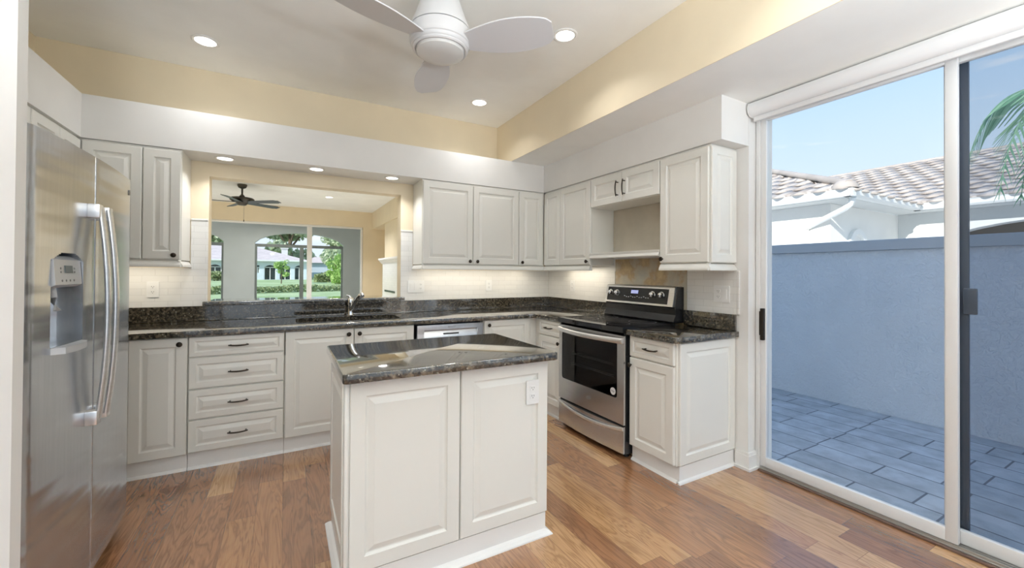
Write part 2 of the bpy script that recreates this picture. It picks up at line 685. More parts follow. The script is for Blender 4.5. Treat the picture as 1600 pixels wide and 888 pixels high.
def thing(name, label, cat, loc=(0, 0, 0), rz=0, group=None, kind=None):
    o = bpy.data.objects.new(name, None)
    o.empty_display_size = .1
    COL.objects.link(o)
    o.location = loc
    o.rotation_euler = (0, 0, R(rz))
    return tag(o, label, cat, group, kind)


def struct(name, bm, mat, label=None, cat=None, smooth=0, loc=(0, 0, 0)):
    o = obj(name, bm, mat, smooth=smooth, loc=loc)
    o['kind'] = 'structure'
    if label:
        o['label'] = label
        o['category'] = cat or name.split('_')[0]
    return o


def lamp(name, kind, loc, power, size=.1, col=(.98, .985, 1), rot=(0, 0, 0), parent=None, sy=None, spread=None):
    d = bpy.data.lights.new(name, kind)
    d.energy = power * LAMP
    d.color = col
    if kind == 'AREA':
        d.shape = 'DISK' if sy is None else 'RECTANGLE'
        d.size = size
        if sy is not None:
            d.size_y = sy
        if spread:
            d.spread = R(spread)
    o = bpy.data.objects.new(name, d)
    COL.objects.link(o)
    o.location = loc
    o.rotation_euler = rot
    if parent:
        o.parent = parent
    return o


# ================================================================== ROOM SHELL
XR = 2.70      # right wall face
YB = 3.975     # back wall face
XL = -1.495    # left wall face
ZC = 2.88      # tray ceiling
ZL = 2.442     # lowered ceiling
ZS = 2.158     # soffit underside

struct('floor', box(BM(), -4.2, 2.80, -3.3, YB + .06, -.06, 0), 'floor', 'warm brown hardwood plank floor of the kitchen', 'floor')
struct('wall_back', prism(BM(), rect(-1.6, 2.9, 0, ZC), YB, YB + .13, 'xz', [rect(-.53, .972, 1.03, 2.046)]), 'yellow_paint', 'pale yellow back wall with wide pass-through opening over the sink', 'wall')
struct('wall_left', box(BM(), -1.6, XL, 1.80, YB, 0, ZC), 'yellow_paint', 'pale yellow left wall above the fridge soffit', 'wall')
struct('wall_partition', box(BM(), -3.4, -.690, 1.742, 1.798, 0, ZC), 'white_paint', 'white wall end at the left edge beside the fridge', 'wall')
struct('wall_right', box(BM(), XR, XR + .10, 1.616, YB - .001, 0, ZL), 'white_paint', 'white right wall behind the range', 'wall')
struct('ceiling', box(BM(), -4.2, 2.02, -3.3, YB + .13, ZC + .001, ZC + .12), 'ceiling', 'white raised tray ceiling over the kitchen', 'ceiling')
struct('ceiling_lowered', box(BM(), 2.016, 3.0, -3.3, YB - .001, ZL, ZL + .05), 'ceiling', 'lower white ceiling strip along the glass door', 'ceiling')
struct('wall_tray_right', box(BM(), 2.01, 2.015, -3.3, YB - .001, ZL, ZC), 'yellow_paint', 'pale yellow vertical side of the ceiling tray', 'wall')
struct('wall_soffit_back', box(BM(), XL + .001, 2.409, 3.651, YB - .001, ZS, ZL - .0005), 'white_paint', 'white boxed soffit above the back wall cabinets', 'wall')
struct('wall_soffit_left', box(BM(), XL + .001, -1.160, 1.80, 3.650, ZS, ZL - .0005), 'white_paint', 'white boxed soffit above the fridge', 'wall')
struct('wall_soffit_right', box(BM(), 2.411, XR - .001, 1.617, YB - .001, ZS, ZL - .0005), 'white_paint', 'white boxed soffit above the range wall cabinets', 'wall')
struct('wall_rear', prism(BM(), rect(-3.4, 2.9, 0, ZC), -3.3, -3.2, 'xz', [rect(-2.9, 2.3, .02, 2.42)]), 'white_paint', 'white wall behind the viewer', 'wall')  # wide unseen opening added here to let daylight into the room
struct('wall_far_left', box(BM(), -3.5, -3.4, -3.3, 1.80, 0, ZC), 'white_paint', 'white side wall behind the viewer', 'wall')

# baseboard where the right wall meets the door
bb = BM()
prism(bb, [(XR - .014, 1.602), (XR + .078, 1.602), (XR + .078, 1.615), (XR - .001, 1.615), (XR - .001, 1.698), (XR - .014, 1.698)], 0, .095)
prism(bb, [(XR - .010, 1.606), (XR + .078, 1.606), (XR + .078, 1.615), (XR - .001, 1.615), (XR - .001, 1.698), (XR - .010, 1.698)], .095, .115)
prism(bb, [(XR - .026, 1.590), (XR + .078, 1.590), (XR + .078, 1.602), (XR - .014, 1.602), (XR - .014, 1.698), (XR - .026, 1.698)], 0, .016)
struct('baseboard_right', bb, 'trim')

# tile
tl = BM()
prism(tl, [(XL + .002, 1.026), (-.532, 1.026), (-.532, 1.69), (-.640, 1.69), (-.640, 1.322), (XL + .002, 1.322)], YB - .008, YB - .0005, 'xz')
prism(tl, [(.974, 1.026), (XR - .009, 1.026), (XR - .009, 1.322), (1.088, 1.322), (1.088, 1.69), (.974, 1.69)], YB - .008, YB - .0005, 'xz')
struct('wall_back_tile', tl, 'tile', 'white subway tile on the back wall', 'tile')
tl = BM()
box(tl, XR - .008, XR - .0005, 2.870, YB - .009, 1.026, 1.322)
box(tl, XR - .008, XR - .0005, 1.690, 2.085, 1.026, 1.326)
struct('wall_right_tile', tl, 'tile', 'white subway tile on the range wall', 'tile')
tc_ = BM()
box(tc_, -.640, -.532, YB - .013, YB - .0005, 1.691, 1.705, .003)
box(tc_, .974, 1.088, YB - .013, YB - .0005, 1.691, 1.705, .003)
box(tc_, XR - .011, XR - .0005, 1.672, 1.689, 1.026, 1.326, .003)
struct('trim_1', tc_, 'tile')
# bare wall patch behind the range, worn
def worn():
    m, t, b = nodes('worn_bare_wall')
    v = coords(t)
    n = noise(t, v, 3.2, 5, .6)
    n2 = noise(t, v, 22, 5, .7)
    r = ramp(t, n.outputs[0], [(.36, (.50, .49, .42)), (.46, (.56, .50, .38)), (.52, (.50, .36, .21)), (.60, (.66, .52, .28)), (.70, (.55, .52, .44))])
    r2 = ramp(t, n2.outputs[0], [(.3, (.9, .9, .9)), (.7, (1.06, 1.06, 1.06))])
    t.links.new(mixc(t, 1.0, r.outputs[0], r2.outputs[0], 'MULTIPLY'), b.inputs['Base Color'])
    b.inputs['Roughness'].default_value = .6
    return m
M['worn'] = worn()
struct('trim_2', box(BM(), XR - .006, XR - .0005, 2.090, 2.865, .90, 1.43), 'worn', 'bare worn beige wall patch behind the range', 'wall patch')

# ------------------------------------------------------------------ sliding glass door (right wall)
XD = 2.775
door = bpy.data.objects.new('door_1', None)
COL.objects.link(door)
door.location = (XD, 1.612, 0)
tag(door, 'large white framed sliding glass door to the side yard', 'sliding door', kind='structure')


def dpart(name, bm, mat, parent=door, off=(XD, 1.612, 0), **k):
    bmesh.ops.translate(bm, verts=list(bm.verts), vec=(-off[0], -off[1], -off[2]))
    return obj(name, bm, mat, parent, **k)


YD0 = -2.60
fb = BM()
box(fb, XD, XD + .11, 1.585, 1.612, 0.0, 2.42, .003)          # jamb
box(fb, XD, XD + .11, YD0, 1.5845, 2.375, 2.43, .003)         # head
dpart('frame', fb, 'frame')
sb = BM()
box(sb, XD, XD + .12, YD0, 1.583, .0005, .014)
for i, xx in enumerate((XD + .004, XD + .03, XD + .062, XD + .10)):
    box(sb, xx, xx + .006, YD0, 1.583, .014, .026)
dpart('sill_track', sb, 'aluminium')


def slide_panel(nm, y0, y1, x, mats=('frame', 'frame'), st=(.042, .042), rail=(.062, .05), z0=.028, z1=2.374, glassmat='glass', t=.03):
    b = BM()
    box(b, x, x + t, y1 - st[1], y1, z0, z1, .002)
    box(b, x, x + t, y0, y0 + st[0], z0, z1, .002)
    box(b, x, x + t, y0 + st[0], y1 - st[1], z0, z0 + rail[0], .002)
    box(b, x, x + t, y0 + st[0], y1 - st[1], z1 - rail[1], z1, .002)
    p = dpart(nm, b, mats[0])
    g = BM()
    box(g, x + t * .42, x + t * .58, y0 + st[0] - .005, y1 - st[1] + .005, z0 + rail[0] - .005, z1 - rail[1] + .005)
    dpart('glass_pane', g, glassmat, p, smooth=0)
    return p


p1 = slide_panel('sliding_panel', .667, 1.584, XD + .008, st=(.043, .035))
p2 = slide_panel('sliding_panel', -.37, .722, XD + .042, st=(.043, .043))
p3 = slide_panel('sliding_panel', -1.42, -.335, XD + .008, st=(.043, .043))
p4 = slide_panel('sliding_panel', YD0, -1.38, XD + .042, st=(.043, .043))
hb = BM()
box(hb, XD - .020, XD + .007, 1.552, 1.572, .865, 1.075, .003)
box(hb, XD - .006, XD + .007, 1.572, 1.586, .895, 1.055, .002)
h_ = dpart('latch_handle', hb, 'bronze', p1)
h_['label'] = 'dark bronze latch handle'
sc_ = slide_panel('screen_panel', -.38, .720, XD + .085, ('dark_frame',), st=(.05, .072), rail=(.045, .04), glassmat='screen', t=.016)
hb = BM()
box(hb, XD + .0735, XD + .0845, .618, .666, 1.115, 1.24, .005)
dpart('screen_latch', hb, 'dark_frame', sc_)
struct('wall_door_end', box(BM(), 2.70, 2.95, -3.2, YD0 - .002, 0, ZL - .001), 'white_paint')

b = BM()
box(b, XD - .022, XD - .001, YD0, 1.583, .0005, .010, .002)
dpart('threshold', b, plain('brown_threshold', (.12, .07, .05), .5))
# roller shade
sh = thing('roller_shade', 'white roller shade cassette rolled up above the sliding glass door', 'roller shade', (2.72, 1.60, 2.33))
b = BM()
pr = [(2.676, 2.431), (2.669, 2.418), (2.666, 2.395), (2.672, 2.368), (2.685, 2.352), (2.700, 2.346), (2.772, 2.346), (2.772, 2.431)]
prism(b, pr, -2.55, 1.598, 'xz')
bmesh.ops.translate(b, verts=list(b.verts), vec=(-2.72, -1.60, -2.33))
obj('cassette', b, 'shade', sh)
b = BM()
box(b, 2.702, 2.726, -2.53, 1.588, 2.312, 2.345, .006)
bmesh.ops.translate(b, verts=list(b.verts), vec=(-2.72, -1.60, -2.33))
obj('hem_bar', b, 'shade', sh)
b = BM()
prism(b, [(x - .002 if i < 4 else x + .001, z) for i, (x, z) in enumerate(pr)], 1.599, 1.606, 'xz')
bmesh.ops.translate(b, verts=list(b.verts), vec=(-2.72, -1.60, -2.33))
obj('end_cap', b, 'plastic', sh)


# ================================================================== CABINETS
def knob_bm():
    b = BM()
    lathe(b, [(.006, 0), (.006, -.012), (.009, -.015), (.0155, -.018), (.0165, -.022), (.013, -.027), (.0, -.029)], axis='y', seg=20)
    return b


def pull_bm(L=.115, vert=False):
    b = BM()
    n = 10
    pts, rr = [], []
    for i in range(n + 1):
        s = -1 + 2 * i / n
        pts.append((s * L / 2, -.024 - .006 * (1 - s * s), -.004 * (1 - s * s)))
        rr.append(.0042 + .0012 * (1 - s * s))
    tube(b, pts, rr)
    for s in (-1, 1):
        tube(b, [(s * L * .40, 0, 0), (s * L * .40, -.027, 0)], .0045)
    if vert:
        bmesh.ops.rotate(b, verts=list(b.verts), cent=(0, 0, 0), matrix=Matrix.Rotation(R(90), 3, 'Y'))
    return b


def front(parent, kind, x0, x1, z0, z1, hw=None, hx=None, hz=None, y=0):
    wd, ht = x1 - x0, z1 - z0
    fr = .055 if kind == 'door' else min(.04, ht * .22)
    if wd < .2:
        fr = min(fr, wd * .24)
    o = obj(kind, raised(BM(), wd, ht, .0195, fr), 'cabinet', parent, (x0, y, z0), smooth=0)
    if hw == 'knob':
        k = obj('knob', knob_bm(), 'bronze', o, (hx - x0, 0, hz - z0))
    elif hw in ('pull', 'vpull'):
        k = obj('handle', pull_bm(.115 if hw == 'pull' else .13, hw == 'vpull'), 'bronze', o, (hx - x0, 0, hz - z0))
    return o


def base_cab(name, label, loc, rz, wd, dp, fronts, kick=True, z1=.870, x0=0, group=None):
    t = thing(name, label, 'cabinet', loc, rz, group)
    b = BM()
    box(b, x0, wd, .020, dp, .105, z1)
    obj('body', b, 'cabinet', t, smooth=0)
    if kick:
        b = BM()
        box(b, x0, wd, .036, .05, 0, .105)
        prism(b, [(.036, 0), (.020, 0), (.0245, .010), (.033, .016), (.036, .017)], x0, wd, 'yz')
        obj('toe_kick', b, 'trim', t)
    for f in fronts:
        front(t, *f)
    return t


YF = 3.325
g_ = 'white base cabinets'
base_cab('base_cabinet', 'white base cabinet behind the fridge corner with one knobbed door showing', (XL + .002, YF, 0), 0, -.547 - XL - .003, .645,
         [('door', .02, .655 - .005, .112, .868), ('door', -.838 - XL, -.552 - XL, .112, .868, 'knob', -.588 - XL, .828)])
base_cab('drawer_cabinet', 'white base cabinet of four drawers with bronze pulls', (-.545, YF, 0), 0, .545, .645,
         [('drawer', .004, .541, z0, z1, 'pull', .275, (z0 + z1) / 2) for z0, z1 in ((.738, .868), (.530, .728), (.332, .520), (.118, .322))])
base_cab('sink_cabinet', 'white sink base cabinet with two doors and paired knobs under the faucet', (.002, YF, 0), 0, .930, .645,
         [('door', .004, .462, .112, .868, 'knob', .425, .826), ('door', .467, .926, .112, .868, 'knob', .502, .826)], z1=.70)
base_cab('corner_cabinet', 'white corner base cabinet with one door right of the dishwasher', (1.563, YF, 0), 0, XR - .002 - 1.563, .645,
         [('door', .004, .480, .112, .868, 'knob', .045, .826)])
t = base_cab('base_cabinet', 'narrow white base cabinet with drawer between inside corner and range', (2.105, 3.342, 0), -90, .447, .59,
             [('drawer', .072, .442, .732, .868, 'pull', .255, .80), ('door', .072, .442, .112, .722, 'knob', .412, .680)])
e = base_cab('base_cabinet', 'white base cabinet with drawer at the end of the counter right of the range', (2.105, 2.100, 0), -90, .378, .59,
             [('drawer', .004, .372, .728, .868, 'pull', .20, .800), ('door', .004, .372, .112, .718, 'knob', .020, .668)])
# finished end panel, facing the room
b = raised(BM(), .555, .755, .0195, .055)
obj('end_panel', b, 'cabinet', e, (.4005, .032, .112), (0, 0, R(90)), smooth=0)
b = BM()
box(b, .378, .3805, .02, .60, .105, .870)
obj('end_stile', b, 'cabinet', e, smooth=0)
b = BM()
box(b, .378, .390, .037, .588, 0, .104)
prism(b, [(.390, 0), (.406, 0), (.402, .010), (.393, .016), (.390, .017)], .022, .588, 'xz')
obj('end_kick', b, 'trim', e)

# dishwasher
dw = thing('dishwasher', 'stainless dishwasher with pocket handle between sink cabinet and corner cabinet', 'dishwasher', (.945, YF - .004, 0))
b = BM()
box(b, .0, .606, .06, .60, .11, .866)
obj('body', b, 'black', dw, smooth=0)
b = BM()
prism(b, rect(.010, .604, .115, .856), .0, .03, 'xz', [rrect(.068, .552, .735, .815, .006)])
dd = obj('door', b, 'steel', dw)
b = BM()
prism(b, [(.03, .735), (.004, .735), (.004, .745), (.024, .800), (.03, .815)], .07, .55, 'yz')
obj('pocket_handle', b, 'steel_plain', dd)
b = BM()
box(b, .24, .38, .0125, .0165, .765, .782)
obj('display', b, 'black', dd)
cu = bpy.data.curves.new('brand_text', 'FONT')
cu.body = 'BOSCH'
cu.size = .021
cu.extrude = .0004
cu.align_x = 'CENTER'
to = bpy.data.objects.new('brand_text', cu)
COL.objects.link(to)
dg = bpy.context.evaluated_depsgraph_get()
me = bpy.data.meshes.new_from_object(to.evaluated_get(dg))
bpy.data.objects.remove(to)
me.materials.clear()
me.materials.append(M['decal'])
to = bpy.data.objects.new('brand_mark', me)
COL.objects.link(to)
to.parent = dd
to.location = (.31, -.0006, .826)
to.rotation_euler = (R(90), 0, 0)
b = BM()
box(b, .0, .606, .05, .07, 0, .11)
obj('toe_kick', b, 'black', dw)


# ---- worktops
def slab(bm, outer, z0, z1, holes=(), e=.004):
    def ins(p, k):
        n = len(p)
        a = sum(p[i][0] * p[(i + 1) % n][1] - p[(i + 1) % n][0] * p[i][1] for i in range(n))
        s = 1 if a > 0 else -1
        out = []
        for i in range(n):
            p0, p1, p2 = Vector(p[i - 1]), Vector(p[i]), Vector(p[(i + 1) % n])
            d1, d2 = (p1 - p0).normalized(), (p2 - p1).normalized()
            n1, n2 = Vector((-d1.y, d1.x)) * s, Vector((-d2.y, d2.x)) * s
            nn = (n1 + n2)
            nn = nn / max(.3, nn.length_squared) * 2
            out.append(tuple(p1 + nn * k))
        return out
    # rounded top and bottom edge in one shell
    prof = [(e, z0), (e * .3, z0 + e * .3), (0, z0 + e), (0, z1 - e), (e * .3, z1 - e * .3), (e, z1)]
    t = BM()
    rings = []
    for k, z in prof:
        rings.append([t.verts.new((*q, z)) for q in ins(outer, k)])
    n = len(outer)
    for a, b in zip(rings, rings[1:]):
        for i in range(n):
            t.faces.new((a[i], a[(i + 1) % n], b[(i + 1) % n], b[i]))
    for ring, z in ((rings[0], z0), (rings[-1], z1)):
        if not holes:
            t.faces.new(ring)
        else:
            ed = [t.edges.get((ring[i], ring[(i + 1) % n])) for i in range(n)]
            for h in holes:
                hv = [t.verts.new((*q, z)) for q in h]
                ed += [t.edges.new((hv[i], hv[(i + 1) % len(hv)])) for i in range(len(hv))]
                h_v.append(hv)
            bmesh.ops.triangle_fill(t, use_beauty=True, edges=ed)
    if holes:
        k = len(holes)
        for a, b in zip(h_v[:k], h_v[k:]):
            for i in range(len(a)):
                j = (i + 1) % len(a)
                t.faces.new((a[i], a[j], b[j], b[i]))
        h_v.clear()
    bmesh.ops.recalc_face_normals(t, faces=list(t.faces))
    merge(bm, t)
    return bm


h_v = []
ZT0, ZT1 = .873, .912
hole = rrect(.075, .865, 3.445, 3.812, .07, 5)
outer = [(XL + .003, 3.30), (2.010, 3.30), (2.045, 3.288), (2.072, 3.262), (2.082, 3.23), (2.082, 2.892), (XR - .003, 2.892), (XR - .003, YB - .010), (XL + .003, YB - .010)]
wt = thing('worktop', 'long dark granite worktop with backsplash strip along the back wall and into the corner', 'worktop', (0, 3.6, ZT0))
b = slab(BM(), outer, ZT0, ZT1, [hole])
bmesh.ops.translate(b, verts=list(b.verts), vec=(0, -3.6, -ZT0))
obj('slab', b, 'granite', wt)
b = BM()
prism(b, [(XL + .003, YB - .030), (XR - .030, YB - .030), (XR - .030, 2.892), (XR - .010, 2.892), (XR - .010, YB - .010), (XL + .003, YB - .010)], ZT1 + .0005, 1.0255)
bmesh.ops.translate(b, verts=list(b.verts), vec=(0, -3.6, -ZT0))
obj('backsplash', b, 'granite', wt)
wt2 = thing('worktop', 'short dark granite worktop on the end cabinet right of the range', 'worktop', (2.4, 1.9, ZT0))
b = slab(BM(), [(2.075, 2.100), (2.075, 1.705), (2.085, 1.688), (2.100, 1.678), (XR - .004, 1.678), (XR - .004, 2.100)], ZT0, ZT1)
bmesh.ops.translate(b, verts=list(b.verts), vec=(-2.4, -1.9, -ZT0))
obj('slab', b, 'granite', wt2)
b = BM()
box(b, XR - .030, XR - .010, 1.690, 2.100, ZT1 + .0005, 1.0255, .002)
bmesh.ops.translate(b, verts=list(b.verts), vec=(-2.4, -1.9, -ZT0))
obj('backsplash', b, 'granite', wt2)
lg = tag(obj('bar_ledge', slab(BM(), [(-.552, 3.880), (.992, 3.880), (.992, YB - .014), (.968, YB - .012), (.968, 4.26), (-.526, 4.26), (-.526, YB - .012), (-.552, YB - .014)], 1.0305, 1.063), 'granite'),
         'raised dark granite bar ledge on the pass-through sill behind the faucet', 'ledge')

# sink
sk_ = thing('sink', 'undermount sink bowl set into the dark granite worktop', 'sink', (.47, 3.64, .70))
b = BM()
t_ = BM()
o0 = rrect(.062, .878, 3.432, 3.825, .08, 5)
i0 = rrect(.085, .855, 3.455, 3.802, .07, 5)
i1 = rrect(.11, .83, 3.48, 3.777, .07, 5)
o1 = rrect(.10, .84, 3.47, 3.787, .08, 5)
rg = [[t_.verts.new((*q, z)) for q in lp] for lp, z in ((o1, .715), (o0, .8725), (i0, .8725), (i1, .725))]
for a, c in zip(rg, rg[1:]):
    for i in range(len(a)):
        j = (i + 1) % len(a)
        t_.faces.new((a[i], a[j], c[j], c[i]))
t_.faces.new(rg[-1])
t_.faces.new(list(reversed(rg[0])))
merge(b, t_)
bmesh.ops.translate(b, verts=list(b.verts), vec=(-.47, -3.64, -.70))
obj('bowl', b, 'dark_grey', sk_)
b = BM()
lathe(b, [(.045, 0), (.045, .004), (.03, .006), (.028, .002), (.0, .002)], (0, 0, .0255))
obj('drain', b, 'chrome', sk_)

# faucet
fc = thing('faucet', 'chrome pull-out kitchen faucet standing behind the sink', 'faucet', (.508, 3.850, ZT1 + .0005))
b = BM()
lathe(b, [(.034, 0), (.034, .006), (.027, .012), (.024, .03), (.0235, .10), (.026, .105), (.026, .135), (.022, .15), (.012, .158), (.0, .159)])
obj('body', b, 'chrome', fc)
b = BM()
tube(b, [(.004, -.015, .045), (.014, -.05, .085), (.028, -.10, .13), (.040, -.15, .163), (.046, -.18, .176)], [.0165, .0165, .0165, .018, .018], 14)
tube(b, [(.040, -.155, .166), (.054, -.205, .188), (.058, -.218, .188), (.060, -.226, .180)], [.019, .023, .024, .020], 14)
obj('spout', b, 'chrome', fc)
b = BM()
tube(b, [(0, 0, .150), (-.010, .004, .172), (-.034, .008, .180)], [.012, .010, .007], 10)
obj('lever', b, 'chrome', fc)


# ---- upper cabinets
def rail_bm(b, x0, x1, y0, dp, ends=''):
    """light rail moulding below an upper cabinet"""
    pr_ = [(.0, 1.3245), (-.010, 1.3245), (-.012, 1.333), (-.008, 1.345), (-.003, 1.352), (.003, 1.366), (.014, 1.373), (.020, 1.374), (.020, 1.3245)]
    prism(b, [(y0 + y, z) for y, z in pr_], x0, x1, 'yz')
    for s in ends:
        pts = [((x0 - .0 + yy) if s == 'L' else (x1 - yy), z) for yy, z in pr_]
        prism(b, pts, y0 + .0, y0 + dp, 'xz')
    return b


def upper_cab(label, loc, rz, x0, x1, dp, doors, rail=True, ends='', z0=1.374, z1=2.156, trimtop=True):
    t = thing('wall_cabinet', label, 'wall cabinet', loc, rz)
    b = BM()
    box(b, x0, x1, .020, dp, z0, z1)
    obj('body', b, 'cabinet', t, smooth=0)
    for d in doors:
        front(t, 'door', *d)
    if rail:
        obj('light_rail', rail_bm(BM(), x0, x1, .004, dp - .004, ends), 'cabinet', t)
    return t


YU = 3.650
DU = .323
upper_cab('white wall cabinet left of the pass-through with two doors and one knob', (0, YU, 0), 0, XL + .002, -.646, DU,
          [(-1.158, -.860, 1.380, 2.140), (-.854, -.650, 1.380, 2.140, 'knob', -.683, 1.408)], ends='R')
upper_cab('white wall cabinet of three doors right of the pass-through', (0, YU, 0), 0, 1.092, 2.425, DU,
          [(1.096, 1.590, 1.380, 2.140, 'knob', 1.556, 1.408), (1.596, 2.103, 1.380, 2.140, 'knob', 1.634, 1.408), (2.110, 2.404, 1.380, 2.140, 'knob', 2.140, 1.408)], ends='L')
XU = 2.411
upper_cab('white wall cabinet with two doors left of the microwave niche', (XU, 3.648, 0), -90, 0, .756, .287,
          [(.003, .288, 1.380, 2.140), (.292, .752, 1.380, 2.140, 'knob', .722, 1.408)])
hc = upper_cab('white cabinet with two small doors, bar pulls and open niche over the range', (XU, 2.890, 0), -90, 0, .782, .287,
               [(.004, .388, 1.892, 2.140, 'vpull', .352, 2.005), (.393, .778, 1.892, 2.140, 'vpull', .430, 2.005)], rail=False, z0=1.888)
b = BM()
box(b, .001, .781, .0, .286, 1.446, 1.462)
prism(b, [(0, 1.432), (-.012, 1.432), (-.014, 1.440), (-.006, 1.448), (-.003, 1.460), (-.010, 1.474), (-.010, 1.480), (.008, 1.480), (.008, 1.432)], .001, .781, 'yz')
obj('niche_shelf', b, 'cabinet', hc)
b = BM()
box(b, .001, .781, .280, .2865, 1.463, 1.887)
o = obj('niche_back', b, 'beige_board', hc)
o['label'] = 'unpainted beige niche back'
e = upper_cab('white wall cabinet at the right end beside the glass door', (XU, 2.106, 0), -90, 0, .400, .287,
              [(.003, .396, 1.380, 2.140, 'knob', .030, 1.408)], ends='R')
obj('end_panel', raised(BM(), .262, .765, .0155, .05), 'cabinet', e, (.4165, .016, 1.377), (0, 0, R(90)), smooth=0)

# cabinet over the fridge
fcab = upper_cab('white shallow cabinet above the fridge', (-1.160, 1.802, 0), 90, 0, 1.845, .333,
                 [(.02, .64, 1.845, 2.140), (.65, 1.255, 1.845, 2.140), (1.265, 1.565, 1.845, 2.140), (1.570, 1.842, 1.845, 2.140)], rail=False, z0=1.83)

# ================================================================== ISLAND
il = thing('kitchen_island', 'white kitchen island base with raised panels standing in the middle of the floor', 'kitchen island', (.69, 2.0, 0))
IX0, IX1, IY0, IY1 = .222, 1.156, 1.702, 2.290


def ip(name, bm, mat, loc=(0, 0, 0), rot=(0, 0, 0), smooth=32, parent=il):
    l = Vector(loc) - Vector((.69, 2.0, 0))
    return obj(name, bm, mat, parent, l, rot, smooth)


b = BM()
box(b, IX0 + .006, IX1 - .02, IY0 + .020, IY1 - .02, .105, .872)
ip('body', b, 'cabinet', smooth=0)
ip('panel', raised(BM(), .460, .752, .0195, .058), 'cabinet', (IX0 + .004, IY0, .112), smooth=0)
ip('panel', raised(BM(), .462, .752, .0195, .058), 'cabinet', (IX0 + .470, IY0, .112), smooth=0)
ip('panel', raised(BM(), .530, .752, .0195, .058), 'cabinet', (IX0 - .014, IY1 - .024, .112), (0, 0, R(-90)), smooth=0)
ip('panel', raised(BM(), .545, .752, .0175, .058), 'cabinet', (IX1, IY0 + .022, .112), (0, 0, R(90)), smooth=0)
b = BM()
box(b, IX0 - .018, IX0 + .003, IY0 + .001, IY0 + .0325, .105, .872, .003)
box(b, IX0 - .016, IX0 - .002, IY0 - .005, IY0 + .001, .105, .872, .003)
box(b, IX0 - .024, IX0 - .018, IY0 + .008, IY0 + .025, .105, .872, .003)
ip('corner_stile', b, 'cabinet')
b = BM()
box(b, IX0 - .004, IX1 - .006, IY0 + .010, IY1 - .01, 0, .105)
ip('plinth', b, 'trim', smooth=0)
b = BM()
x0, x1, y0, y1 = IX0 - .004, IX1 - .006, IY0 + .010, IY1 - .01
rings = []
for k, z in ((.0, .0), (.028, .0), (.026, .006), (.012, .018), (.0, .024)):
    rings.append([b.verts.new(p) for p in ((x0 - k, y0 - k, z), (x1 + k, y0 - k, z), (x1 + k, y1 + k, z), (x0 - k, y1 + k, z))])
for a, c in zip(rings, rings[1:]):
    for i in range(4):
        b.faces.new((a[i], a[(i + 1) % 4], c[(i + 1) % 4], c[i]))
ip('base_shoe', b, 'trim', smooth=0)
it = tag(obj('island_worktop', slab(BM(), rrect(.192, 1.180, 1.642, 2.348, .022, 4), ZT0, ZT1, e=.007), 'granite', loc=(0, 0, 0)),
         'dark polished granite slab on top of the white island', 'worktop')


# ---- wall plates
def plate(name, label, loc, rz, wd=.072, ht=.117, gang=('outlet',), group='white wall plates'):
    t = thing(name, label, 'outlet' if name == 'wall_outlet' else 'switch', loc, rz)
    b = BM()
    prism(b, rrect(-wd / 2, wd / 2, -ht / 2, ht / 2, .005, 3), -.0055, 0, 'xz')
    obj('plate', b, 'plastic', t)
    n = len(gang)
    for i, k in enumerate(gang):
        cx = (i - (n - 1) / 2) * .046
        if k == 'outlet':
            for s in (-1, 1):
                b = BM()
                prism(b, rrect(cx - .0165, cx + .0165, s * .0195 - .0135, s * .0195 + .0135, .006, 4), -.0075, -.0056, 'xz')
                rc = obj('receptacle', b, 'plastic', t)
                b = BM()
                box(b, cx - .0075, cx - .0050, -.0078, -.0076, s * .0195 - .001, s * .0195 + .007)
                box(b, cx + .0045, cx + .0070, -.0078, -.0076, s * .0195 - .001, s * .0195 + .006)
                lathe(b, [(.0024, -.0078), (.0024, -.0076)], (cx, 0, s * .0195 - .007), 'y', 10)
                obj('slots', b, 'slot', rc)
        else:
            b = BM()
            prism(b, rrect(cx - .0165, cx + .0165, -.033, .033, .002, 2), -.0085, -.0056, 'xz')
            obj('rocker', b, 'plastic', t)
    return t


YT = YB - .0085
XT = XR - .0085
plate('wall_outlet', 'white outlet on the tile left of the pass-through beside the fridge', (-.862, YT, 1.158), 0)
plate('light_switch', 'white three-gang switch and outlet plate on the tile right of the pass-through', (1.124, YT, 1.160), 0, .165, .117, ('rocker', 'rocker', 'outlet'))
plate('wall_outlet', 'white outlet on the back wall tile under the three-door wall cabinet', (1.916, YT, 1.163), 0)
plate('wall_outlet', 'white outlet on the range wall tile left of the range', (XT, 3.508, 1.165), -90)
plate('wall_outlet', 'white outlet plate on the tile right of the range by the glass door', (XT, 1.800, 1.160), -90, .118, .117, ('outlet', 'rocker'))
plate('wall_outlet', 'white outlet on the right front panel of the island', (1.062, IY0 - .0005, .718), 0)

# ================================================================== FRIDGE
FW, FH = 1.000, 1.757
fr = thing('refrigerator', 'tall stainless side by side refrigerator with ice dispenser at the left', 'refrigerator', (-.674, 1.815, 0), 90)
b = BM()
box(b, .006, FW - .006, .085, .74, .045, FH - .025, .004)
obj('body', b, 'dark_grey', fr)
for cx in (.06, FW - .06):
    for cy in (.11, .68):
        b = BM()
        lathe(b, [(.02, 0), (.02, .01), (.012, .014), (.012, .05)], (cx, cy, 0), seg=14)
        obj('foot', b, 'black', fr)
b = BM()
box(b, .012, FW - .012, .075, .0845, .02, .085)
obj('toe_grille', b, 'black', fr)


def face_y(x):
    s = 2 * x / FW - 1
    return .026 * s * s


